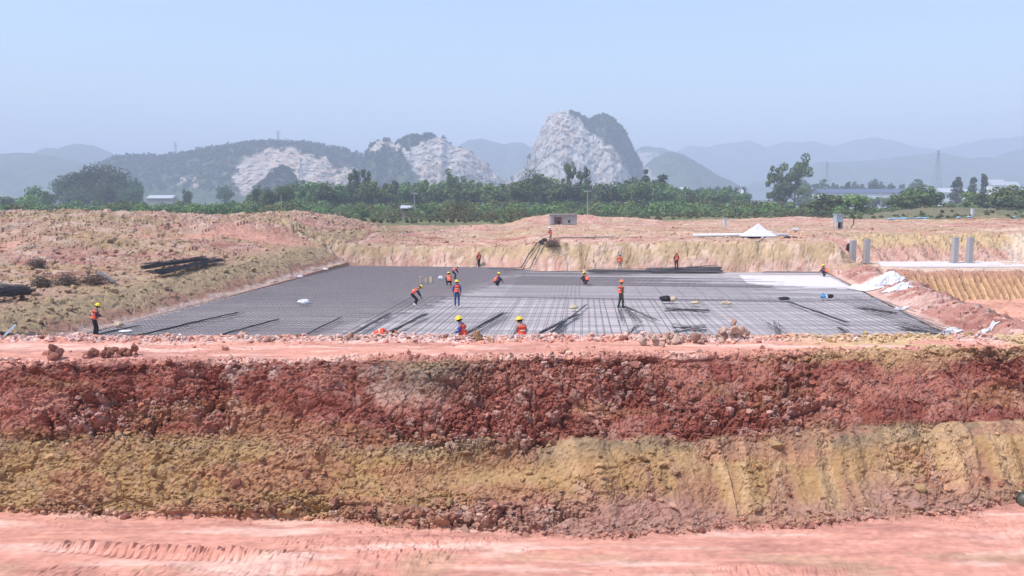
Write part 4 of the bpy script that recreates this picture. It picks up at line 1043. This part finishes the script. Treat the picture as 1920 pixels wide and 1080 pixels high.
# blue-grey pump set with a hose reel
p = onland(1571, 429, 2.9); root = empty('pump_set', p, .2, 'blue-grey pump box on legs with a black hose loop beside it', 'pump')
M_PUMP = plain('pump_paint', (.36, .45, .50), .5, .1, 3, .2)
m_ = MB(); m_.box((0, 0, 1.5), (1.1, .8, 1.1)); m_.box((0, 0, 2.1), (1.25, .95, .1)); m_.build('housing', M_PUMP, root)
for sx in (-.45, .45):
    for sy in (-.3, .3): MB().tube([(sx * 1.3, sy * 1.3, -.1), (sx, sy, 1.0)], .06, 6).build('leg', M_PUMP, root)
m_ = MB(); m_.box((.1, -.2, .55), (.3, .3, 1.0)); m_.build('motor', M_BLACK, root)
m_ = MB(); m_.tube([(.6, 0, 1.9), (1.2, 0, 2.35), (2.0, 0, 2.3), (2.55, 0, 1.7), (2.5, 0, .7), (2.1, 0, .1)], .07, 6); m_.build('hose', M_BLACK, root)
m_ = MB(); m_.tube([(.7, .1, 2.3), (.75, .1, 0)], .12, 8); m_.build('riser', M_BLACK, root)
M_PALEBLUE = plain('pale_blue_tarp', (.28, .45, .58), .6, 0, 2, .3)
# blue pipes and sheets near the mound
for i, (px, py, w) in enumerate([(1690, 411, 5.0), (1728, 410, 4.2), (1668, 412, 2.2), (1797, 409, 1.2), (1818, 408, 1.6), (1900, 409, .9)]):
    lump('blue_sheet', onland(px, py, 2.9), (w, 1.2, .45), M_PALEBLUE, ['longest pale blue sheet before the grassy mound', 'tumbled blue sheet next to the longest one', 'small blue sheet left of the long ones', 'small blue bundle left of the white post', 'blue bundle at the foot of the white post', 'lone blue bundle on the far right of the bare ground'][i], 'sheet', 40 + i)
# concrete box hut with door and window openings
p = onland(1057, 421, 2.9); hw = 50 / 1500 * p.y; hh = 18 / 1500 * p.y
root = empty('concrete_hut', p, .12, 'small weathered concrete hut with a dark doorway at the edge of the grass', 'hut')
m_ = MB(); m_.box((0, 1.2, hh / 2 - .1), (hw, 2.2, hh + .2)); m_.box((0, .02, hh - .2), (hw, .2, .4)); m_.box((-hw / 2 + .3, .02, hh / 2 - .1), (.6, .2, hh - .4)); m_.box((hw * .22, .02, hh / 2 - .1), (hw * .52, .2, hh - .4)); m_.build('wall', M_CONC, root)
m_ = MB(); m_.box((0, 1.1, hh + .13), (hw + .3, 2.8, .16)); m_.build('roof', M_CONC, root)
m_ = MB(); m_.box((-hw * .22, .07, hh / 2 - .15), (hw * .26, .06, hh - .55)); m_.build('door', plain('rusty_door', (.16, .09, .07), .8), root)
m_ = MB(); m_.box((hw * .2, -.09, .62), (.45, .06, .5)); m_.build('hatch', M_BLACK, root)
m_ = MB(); m_.box((-hw * .2, -.06, .4), (.5, .1, .8)); m_.build('opening_shade', M_BLACK, root)  # solid black block painted in for the shade inside the hut
# the dark drum at the foot of the bank on the right
p = D(1923, 937, 21.65)
root = empty('steel_drum', (p.x, 21.65, p.z), 0, 'dark rounded drum end at the right foot of the near bank', 'drum')
m_ = MB(); mt = Matrix.Rotation(-.56, 3, 'Z') @ Matrix.Rotation(math.radians(80), 3, 'X'); m_.lathe([(.001, .36), (.08, .355), (.15, .33), (.2, .28), (.215, .2), (.215, -.35), (.0, -.36)], 20, m=mt); m_.build('body', plain('drum_paint', (.10, .11, .09), .45, .2, 5, .2), root, True)
m_ = MB(); m_.lathe([(.218, .22), (.234, .21), (.234, .17), (.218, .16)], 20, m=mt); m_.build('rim', M_BLACK, root, True)

# ------------------------------------------------------------------ beyond the works: poles, pylons, sheds
def pole(px, base_y, top, label, arm=True):
    y = base_y; zb = plain_z(y, at_px(px, y)) - .3; zt = CZ + (385 - top) / 1500 * y
    root = empty('utility_pole', (at_px(px, y), y, zb), .2, label, 'pole'); h = zt - zb
    MB().tube([(0, 0, 0), (0, 0, h)], [.16, .10], 8).build('shaft', M_CONC, root)
    if arm:
        MB().box((0, 0, h - .5), (2.0, .14, .14)).build('crossarm', M_CONC, root)
        for k in (-.9, -.35, .35, .9): MB().tube([(k, 0, h - .43), (k, 0, h - .1)], .09, 6).build('insulator', M_WHITE, root)
for a in [(1101, 248, 357, 'utility pole with crossarm in the scrub right of the hut'), (778, 255, 361, 'utility pole with white insulators before the middle of the belt'), (530, 255, 366, 'bare pole standing in the scrub on the left', False), (1543, 300, 350, 'utility pole with insulators before the long white shed'), (1648, 300, 360, 'bare dark pole left of the grassy mound', False), (463, 300, 372, 'thin bare pole below the forested ridge', False)]: pole(*a)
def pylon(px, y, base, top, label, w=6.5):
    A = D(px, base, y); B = D(px, top, y); h = B.z - A.z
    root = empty('pylon', A, .5, label, 'pylon'); th = max(.13, y * .00016)
    wd = lambda t: w * (1 - t) ** 1.2 * .5 + .5
    for sx in (-1, 1):
        for sy in (-1, 1): MB().tube([(sx * wd(t), sy * wd(t), h * t) for t in (0, .3, .6, .85, 1)], th, 4).build('leg', M_PYL, root)
    m = MB(); ts = [0, .14, .27, .39, .5, .6, .69, .77, .85, .93, 1]
    for i in range(len(ts) - 1):
        a, b2 = ts[i], ts[i + 1]
        for s1, s2, s3, s4 in ((-1, -1, 1, -1), (-1, 1, 1, 1), (-1, -1, -1, 1), (1, -1, 1, 1)):
            m.tube([(s1 * wd(a), s2 * wd(a), h * a), (s3 * wd(b2), s4 * wd(b2), h * b2)], th * .55, 4, False); m.tube([(s3 * wd(a), s4 * wd(a), h * a), (s1 * wd(b2), s2 * wd(b2), h * b2)], th * .55, 4, False)
    m.build('bracing', M_PYL, root)
    for t, l in ((.78, 6.5), (.88, 5.5), (.97, 4)):
        MB().tube([(-l, 0, h * t), (0, 0, h * t + .5), (l, 0, h * t)], [th * .7, th * 1.3, th * .7], 4).build('crossarm', M_PYL, root)
M_PYL = plain('galvanised_steel', (.30, .31, .33), .6, .3, 1, .1)
pylon(1756, 900, 352, 282, 'tall lattice pylon before the right hills')
pylon(1549, 1400, 352, 303, 'slim far pylon behind the long white shed')
pylon(565, 1220, 352, 296, 'lattice pylon before the left quarry face', 7)
pylon(1004, 1400, 350, 292, 'lattice pylon before the left foot of the main cliff', 7)
pylon(330, 1640, 300, 266, 'lattice pylon on the skyline of the left ridge')
pylon(522, 1645, 272, 245, 'small lattice pylon on the top of the forested ridge', 5)
pylon(989, 1450, 345, 300, 'thin pylon left of the one before the main cliff', 5)
def shed(px0, px1, base, top, y, depth, wallm, roofm, label, nwin=0, name='shed'):
    x0, x1 = at_px(px0, y), at_px(px1, y); zb = 2.6; zt = CZ + (385 - top) / 1500 * y; L = x1 - x0; h = zt - zb
    root = empty(name, ((x0 + x1) / 2, y, zb), 0, label, 'building')
    m = MB(); m.box((0, depth / 2, h * .4), (L, depth, h * .8)); m.build('wall', wallm, root)
    m = MB(); e = .6; m.add([(-L / 2 - e, -e, h * .8), (L / 2 + e, -e, h * .8), (L / 2 + e, depth / 2, h), (-L / 2 - e, depth / 2, h), (L / 2 + e, depth + e, h * .8), (-L / 2 - e, depth + e, h * .8),
                            (-L / 2 - e, -e, h * .8 - .25), (L / 2 + e, -e, h * .8 - .25), (L / 2 + e, depth + e, h * .8 - .25), (-L / 2 - e, depth + e, h * .8 - .25)], [(0, 1, 2, 3), (3, 2, 4, 5), (6, 7, 1, 0), (8, 9, 5, 4), (7, 8, 4, 2, 1), (9, 6, 0, 3, 5), (6, 9, 8, 7)]); m.build('roof', roofm, root)
    for k in range(nwin):
        m = MB(); m.box((-L / 2 + (k + .5) * L / nwin, -.04, h * .62), (L / nwin * .5, .1, h * .16)); m.build('window', M_GLASS, root)
M_GLASS = plain('dark_glass', (.05, .06, .08), .2)
M_WALL = plain('white_render', (.74, .75, .78), .8, 0, .3, .06); M_ROOF = plain('slate_blue_roof', (.10, .12, .19), .6, 0, .3, .1); M_ROOF2 = plain('pale_metal_roof', (.42, .44, .48), .5, 0, .3, .08)
shed(1535, 1735, 366, 354, 700, 20, M_WALL, M_ROOF, 'long low white shed with a blue roof on the right plain', 0, 'long_shed')
shed(1760, 1790, 362, 353, 700, 14, M_WALL, M_ROOF2, 'short white shed right of the long one', 4)
shed(1803, 1830, 362, 355, 720, 14, M_WALL, M_ROOF2, 'white shed behind the two slim trees', 4)
shed(1853, 1880, 348, 337, 1150, 18, M_WALL, M_ROOF2, 'tall bright white building block by the right hills', 5, 'white_building')
shed(1880, 1906, 348, 341, 1160, 18, M_WALL, M_ROOF2, 'lower white building block by the right hills', 4, 'white_building')
shed(280, 326, 376, 366, 640, 12, M_CONC, M_ROOF2, 'pale roofed shed right of the dark grove', 0)
shed(-10, 6, 376, 367, 450, 10, M_WALL, M_ROOF2, 'pale roofed shed at the far left', 2)
shed(1362, 1392, 362, 355, 620, 12, M_WALL, M_ROOF2, 'small white house in the low far trees', 3)
shed(1276, 1288, 356, 351, 680, 9, M_WALL, M_ROOF2, 'tiny white house right of the main belt', 2)
p = D(763, 395, 250); shed(755, 771, 400, 385, 262, 3, plain('brick_wall', (.34, .22, .18), .9), M_ROOF2, 'little brick shack with a pale roof in the scrub', 1, 'shack')
# canal wall along the low embankment
for i, (p0, p1) in enumerate([(955, 1000), (1056, 1102), (1148, 1272), (1378, 1404), (925, 945), (120, 205)]):
    y = 343; x0, x1 = at_px(p0, y), at_px(p1, y); root = MB(); L = x1 - x0
    e = empty('canal_wall', ((x0 + x1) / 2, y + (x0 + x1) / 2 * .03, 5.1), .03, 'whitewashed stretch of low canal wall on the embankment', 'wall', 'stretches of canal wall')
    MB().box((0, 0, .65), (L, .4, 1.3)).build('wall_face', M_WALL, e); MB().box((0, 0, 1.36), (L + .2, .6, .14)).build('coping', M_CONC, e)
# ------------------------------------------------------------------ people
def P_(kind, lean=0.0):
    if kind == 'stand':
        j = dict(pel=(0, 0, .93), spi=(0, .0, 1.14), che=(0, .01, 1.34), nec=(0, .02, 1.47), hea=(0, .04, 1.58), cro=(0, .03, 1.69), sh=(.185, 0, 1.41), el=(.25, -.03, 1.14), wr=(.25, .08, .92), ha=(.24, .12, .84), hi=(.095, 0, .88), kn=(.11, .03, .48), an=(.115, -.02, .09), to=(.13, .15, .045))
    elif kind == 'work':                                                     # standing, forearms raised to the front
        j = dict(pel=(0, -.03, .92), spi=(0, 0, 1.12), che=(0, .06, 1.32), nec=(0, .10, 1.44), hea=(0, .15, 1.53), cro=(0, .17, 1.64), sh=(.185, .05, 1.38), el=(.25, .06, 1.12), wr=(.16, .27, 1.05), ha=(.13, .34, 1.03), hi=(.1, -.03, .88), kn=(.12, .04, .48), an=(.13, -.02, .09), to=(.15, .15, .045))
    elif kind == 'bend':
        j = dict(pel=(0, -.24, .80), spi=(0, -.10, .98), che=(0, .09, 1.12), nec=(0, .24, 1.19), hea=(0, .34, 1.25), cro=(0, .43, 1.31), sh=(.18, .12, 1.13), el=(.21, .22, .87), wr=(.13, .34, .66), ha=(.11, .38, .58), hi=(.1, -.22, .76), kn=(.14, .10, .46), an=(.13, -.04, .09), to=(.15, .13, .045))
    elif kind == 'stoop':
        j = dict(pel=(0, -.25, .84), spi=(0, -.03, .94), che=(0, .19, .97), nec=(0, .36, .93), hea=(0, .47, .90), cro=(0, .57, .88), sh=(.18, .22, .96), el=(.2, .27, .68), wr=(.14, .32, .44), ha=(.12, .34, .35), hi=(.1, -.23, .8), kn=(.13, .02, .46), an=(.13, -.06, .09), to=(.15, .11, .045))
    else:                                                                    # squat
        j = dict(pel=(0, -.22, .33), spi=(0, -.13, .53), che=(0, .0, .72), nec=(0, .07, .84), hea=(0, .13, .94), cro=(0, .17, 1.04), sh=(.185, .02, .78), el=(.24, .25, .60), wr=(.13, .42, .42), ha=(.11, .47, .35), hi=(.12, -.19, .31), kn=(.2, .24, .50), an=(.15, -.02, .09), to=(.17, .16, .045))
    return j
def sk(name, pts, edges, rad, mat, parent, sub=1, root=0):
    me = bpy.data.meshes.new(name); me.from_pydata(pts, edges, []); me.update()
    o = obj(name, me, mat, parent)
    md = o.modifiers.new('skin', 'SKIN'); md.use_smooth_shade = True; md.branch_smoothing = .6
    if not me.skin_vertices: me.skin_vertices.new()
    for i, r in enumerate(rad):
        d = me.skin_vertices[0].data[i]; d.radius = (r, r) if not isinstance(r, tuple) else r; d.use_root = (i == root)
    s = o.modifiers.new('sub', 'SUBSURF'); s.levels = sub; s.render_levels = sub
    return o
MATS = {}
def cloth(name, c, rough=.85):
    if name not in MATS: MATS[name] = plain(name, c, rough, 0, 14, .12)
    return MATS[name]
VEST = cloth('orange_vest', (.80, .10, .055)); HAIR = cloth('black_hair', (.012, .01, .01))
HEL = dict(yellow=cloth('yellow_helmet', (.80, .55, .04), .35), white=cloth('white_helmet', (.85, .85, .88), .35), orange=cloth('orange_helmet', (.80, .22, .08), .35), blue=cloth('blue_grey_helmet', (.20, .25, .36), .35))
SHI = dict(navy=cloth('navy_shirt', (.025, .03, .075)), blue=cloth('blue_shirt', (.04, .07, .30)), grey=cloth('grey_shirt', (.30, .27, .30)), green=cloth('green_shirt', (.07, .10, .06)), dark=cloth('dark_shirt', (.03, .025, .03)), orange=cloth('orange_shirt', (.70, .14, .06)))
TRO = dict(black=cloth('black_trousers', (.018, .016, .022)), jeans=cloth('blue_jeans', (.035, .07, .19)), tan=cloth('tan_trousers', (.42, .36, .28)), olive=cloth('olive_trousers', (.05, .055, .04)), navy=cloth('navy_trousers', (.02, .025, .06)))
SHOE = dict(black=cloth('black_boots', (.012, .012, .014), .5), white=cloth('white_boots', (.78, .78, .78), .5), blue=cloth('blue_boots', (.05, .08, .22), .5))
M_REFL = cloth('reflective_tape', (.72, .68, .55), .4)
def person(loc, kind, rz, hel, shi, tro, sho, label, stride=0.0, scale=1.0):
    j = {k: Vector(v) for k, v in P_(kind).items()}
    mir = lambda v, s: Vector((v.x * s, v.y, v.z))
    L = {}
    for s in (-1, 1):
        for k in ('sh', 'el', 'wr', 'ha', 'hi', 'kn', 'an', 'to'): L[(k, s)] = mir(j[k], s)
        if stride:
            L[('kn', s)].y += stride * s * .5; L[('an', s)].y += stride * s; L[('to', s)].y += stride * s
            L[('el', s)].y -= stride * s * .3; L[('wr', s)].y -= stride * s * .6; L[('ha', s)].y -= stride * s * .65
    root = empty('person', loc, rz, label, 'person'); root.scale = (scale,) * 3
    # the body: one continuous skin from crown to toes with fingers, nose and ears
    pts = [j['pel'], j['spi'], j['che'], j['nec'], j['hea'], j['cro']]; ed = [(0, 1), (1, 2), (2, 3), (3, 4), (4, 5)]; rad = [.135, .125, .145, .055, .095, .075]
    hd = (j['cro'] - j['nec']).normalized(); side = Vector((1, 0, 0)); fw = side.cross(hd) * -1
    if fw.y < 0 and kind in ('stand', 'work', 'squat'): fw = -fw
    def add(p, par, r): pts.append(p); rad.append(r); ed.append((par, len(pts) - 1)); return len(pts) - 1
    add(j['hea'] + fw * .115, 4, .018); add(j['hea'] + side * .098, 4, .02); add(j['hea'] - side * .098, 4, .02)
    for s in (-1, 1):
        a = add(L[('sh', s)], 2, .062); a = add(L[('el', s)], a, .045); a = add(L[('wr', s)], a, .03); a = add(L[('ha', s)], a, .036)
        d = (L[('ha', s)] - L[('wr', s)]).normalized(); sd = d.cross(Vector((0, 0, 1)) if abs(d.z) < .8 else Vector((0, 1, 0))).normalized(); cv = d.cross(sd)
        for k, (off, ln) in enumerate([(-.03, .075), (-.01, .088), (.01, .082), (.03, .064)]):
            f = add(L[('ha', s)] + d * .05 + sd * off, a, .009); f = add(L[('ha', s)] + d * (.05 + ln * .6) + sd * off * 1.1 + cv * .015, f, .0085); add(L[('ha', s)] + d * (.05 + ln * .85) + sd * off + cv * .04, f, .007)
        f = add(L[('ha', s)] - d * .01 - sd * .045 + cv * .015, a, .010); add(L[('ha', s)] + d * .035 - sd * .06 + cv * .03, f, .0085)
        a = add(L[('hi', s)], 0, .085); a = add(L[('kn', s)], a, .058); a = add(L[('an', s)], a, .042); add(L[('to', s)], a, .036)
    body = sk('body', pts, ed, rad, M_SKIN, root)
    # clothes follow the same joints
    tp = [j['pel'], j['pel'].lerp(j['spi'], .45)]; te = [(0, 1)]; tr = [.155, .145]
    for s in (-1, 1):
        b0 = len(tp); tp += [L[('hi', s)], L[('hi', s)].lerp(L[('kn', s)], .5), L[('kn', s)], L[('kn', s)].lerp(L[('an', s)], .5), L[('an', s)]]; te += [(0, b0), (b0, b0 + 1), (b0 + 1, b0 + 2), (b0 + 2, b0 + 3), (b0 + 3, b0 + 4)]; tr += [.105, .095, .078, .072, .064]
    sk('trousers', tp, te, tr, TRO[tro], root)
    sp = [j['che'], j['nec'].lerp(j['che'], .35)]; se = [(0, 1)]; sr = [.15, .085]
    for s in (-1, 1):
        b0 = len(sp); sp += [L[('sh', s)], L[('sh', s)].lerp(L[('el', s)], .5), L[('el', s)], L[('wr', s)]]; se += [(0, b0), (b0, b0 + 1), (b0 + 1, b0 + 2), (b0 + 2, b0 + 3)]; sr += [.08, .068, .06, .045]
    sk('shirt', sp, se, sr, SHI[shi], root)
    vt = j['che'].lerp(j['nec'], .45)
    vest = sk('vest', [j['pel'].lerp(j['spi'], .25), j['spi'], j['che'].lerp(j['spi'], .35), vt, L[('sh', 1)].lerp(vt, .35), L[('sh', -1)].lerp(vt, .35)], [(0, 1), (1, 2), (2, 3), (3, 4), (3, 5)], [(.175, .145), (.18, .15), (.19, .155), (.13, .11), .07, .07], VEST, root, root=1)
    # tape round the vest
    ax = (j['che'] - j['spi']).normalized(); q = ax.to_track_quat('Z', 'Y').to_matrix()
    m = MB(); m.lathe([(.158, -.02), (.164, -.02), (.164, .02), (.158, .02)], 14, j['spi'].lerp(j['che'], .12), q); m.build('reflective_tape', M_REFL, vest, True)
    for s in (-1, 1): sk('boot', [L[('an', s)] + Vector((0, 0, .10)), L[('an', s)] + Vector((0, -.02, -.03)), L[('to', s)]], [(0, 1), (1, 2)], [.066, .06, .05], SHOE[sho], root)
    # helmet with brim, hair below it, eyes
    q = hd.to_track_quat('Z', 'Y').to_matrix(); hc = j['hea'] + hd * .04
    m = MB(); m.lathe([(.165, -.008), (.168, .0), (.138, .01), (.134, .05), (.115, .10), (.07, .135), (.001, .148)], 16, hc, q); h = m.build('helmet', HEL[hel], root, True)
    m = MB(); c0 = hc + fw * .15; a_ = side * .075; m.add([c0 - a_ - fw * .05, c0 + a_ - fw * .05, c0 + a_ * .6 + fw * .045 - hd * .012, c0 - a_ * .6 + fw * .045 - hd * .012, c0 - a_ - fw * .05 + hd * .012, c0 + a_ - fw * .05 + hd * .012, c0 + a_ * .6 + fw * .045, c0 - a_ * .6 + fw * .045], [(0, 3, 2, 1), (4, 5, 6, 7), (0, 1, 5, 4), (1, 2, 6, 5), (2, 3, 7, 6), (3, 0, 4, 7)]); m.build('peak', HEL[hel], h)
    m = MB(); m.lathe([(.09, -.085), (.112, -.04), (.112, .01), (.1, .04)], 12, hc - fw * .012, q); m.build('hair', HAIR, root, True)
    for s in (-1, 1):
        m = MB(); m.lathe([(.001, -.011), (.011, 0), (.001, .011)], 6, j['hea'] + fw * .098 + side * .035 * s + hd * .015, q); m.build('eye', HAIR, root, True)
    return root
F = lambda px, py, z=.16: G(px, py, z)
R = math.radians
person(F(180, 633), 'work', R(-55), 'yellow', 'navy', 'black', 'black', 'worker in yellow helmet standing alone at the left corner of the mat', .05, 1.03)
person(F(779, 574), 'bend', R(-70), 'yellow', 'navy', 'black', 'white', 'worker in white boots bending forward over the mat')
person(F(857, 574), 'stand', R(3), 'yellow', 'blue', 'jeans', 'blue', 'worker in blue jeans and yellow helmet standing with back turned')
person(F(842, 535), 'squat', R(15), 'yellow', 'orange', 'black', 'black', 'squatting worker in yellow helmet with orange back turned')
person(F(853, 523), 'bend', R(-75), 'white', 'navy', 'navy', 'black', 'worker in white helmet stooping over beside a squatting mate', 0, .86)
person(F(932, 536), 'squat', R(-70), 'yellow', 'navy', 'navy', 'black', 'squatting worker reaching right on the middle of the mat', 0, 1.02)
person(F(898, 501, .05), 'stand', R(40), 'orange', 'navy', 'black', 'black', 'worker in orange helmet standing at the rear edge of the slab', .08)
person(F(1162, 508, .16), 'stand', R(-20), 'blue', 'orange', 'tan', 'black', 'worker in tan trousers and blue-grey helmet by the bar stack', .07)
person(F(1268, 505, .42), 'stand', R(10), 'orange', 'dark', 'black', 'black', 'worker in black trousers standing on the bar stack')
person(F(1164, 578), 'stand', R(-75), 'orange', 'green', 'olive', 'black', 'tall worker in olive trousers walking across the open mat', .10, 1.06)
person(F(1098, 533), 'squat', R(55), 'yellow', 'dark', 'black', 'black', 'squatting worker alone on the bare far strip of slab', 0, .98)
person(F(868, 672), 'work', R(75), 'yellow', 'blue', 'jeans', 'black', 'worker in blue shirt seen waist up behind the berm', 0, 1.1)
person(F(978, 675), 'work', R(30), 'yellow', 'grey', 'black', 'black', 'worker in grey sleeves seen from behind above the berm', 0, 1.1)
person(F(713, 672), 'stoop', R(-80), 'orange', 'orange', 'black', 'black', 'stooping worker of whom only an orange back shows over the berm', 0, 1.2)
person(F(1546, 518, .05), 'squat', R(60), 'yellow', 'dark', 'navy', 'black', 'squatting worker at the pale far right corner of the slab', 0, 1.05)
pw = onland(1031, 455, 2.75)
person(pw + Vector((.1, .9, 0)), 'work', R(50), 'white', 'grey', 'tan', 'black', 'worker in white helmet standing on the ground behind the rear wall', 0, .95)
lump('black_bag', onland(1026, 453, 2.75) + Vector((-.3, 0, 0)), (.55, .4, .45), M_BLACK, 'black bag at the feet of the worker behind the rear wall', 'bag', 51)
lump('black_bag', onland(1022, 457, 2.75) + Vector((-.4, 0, 0)), (.5, .4, .35), M_BLACK, 'second black bag just below the first at the wall corner', 'bag', 52)
lump('dark_bag', G(1591, 470, 1.6), (.6, .5, 1.0), M_BLACK, 'dark bundle hanging on the slope beside the first column stub', 'bundle', 53)
o = lump('yellow_helmet', G(41, 634, .35), (.3, .3, .22), HEL['yellow'], 'spare yellow helmet lying by the steel sections', 'helmet', 54, .1)

# ------------------------------------------------------------------ haze: the damp summer air over the plain
m = bpy.data.materials.new('haze'); m.use_nodes = True; nt = m.node_tree; nt.nodes.clear()
out = nt.nodes.new('ShaderNodeOutputMaterial'); pv = nt.nodes.new('ShaderNodeVolumePrincipled')
pv.inputs['Color'].default_value = (.66, .745, .96, 1); pv.inputs['Density'].default_value = .00046; pv.inputs['Anisotropy'].default_value = .0
nt.links.new(pv.outputs[0], out.inputs['Volume'])
m.cycles.homogeneous_volume = True if hasattr(m.cycles, 'homogeneous_volume') else None
mb = MB(); mb.box((0, 4500, 228), (34000, 11000, 464)); hz = mb.build('haze', m); hz['kind'] = 'stuff'
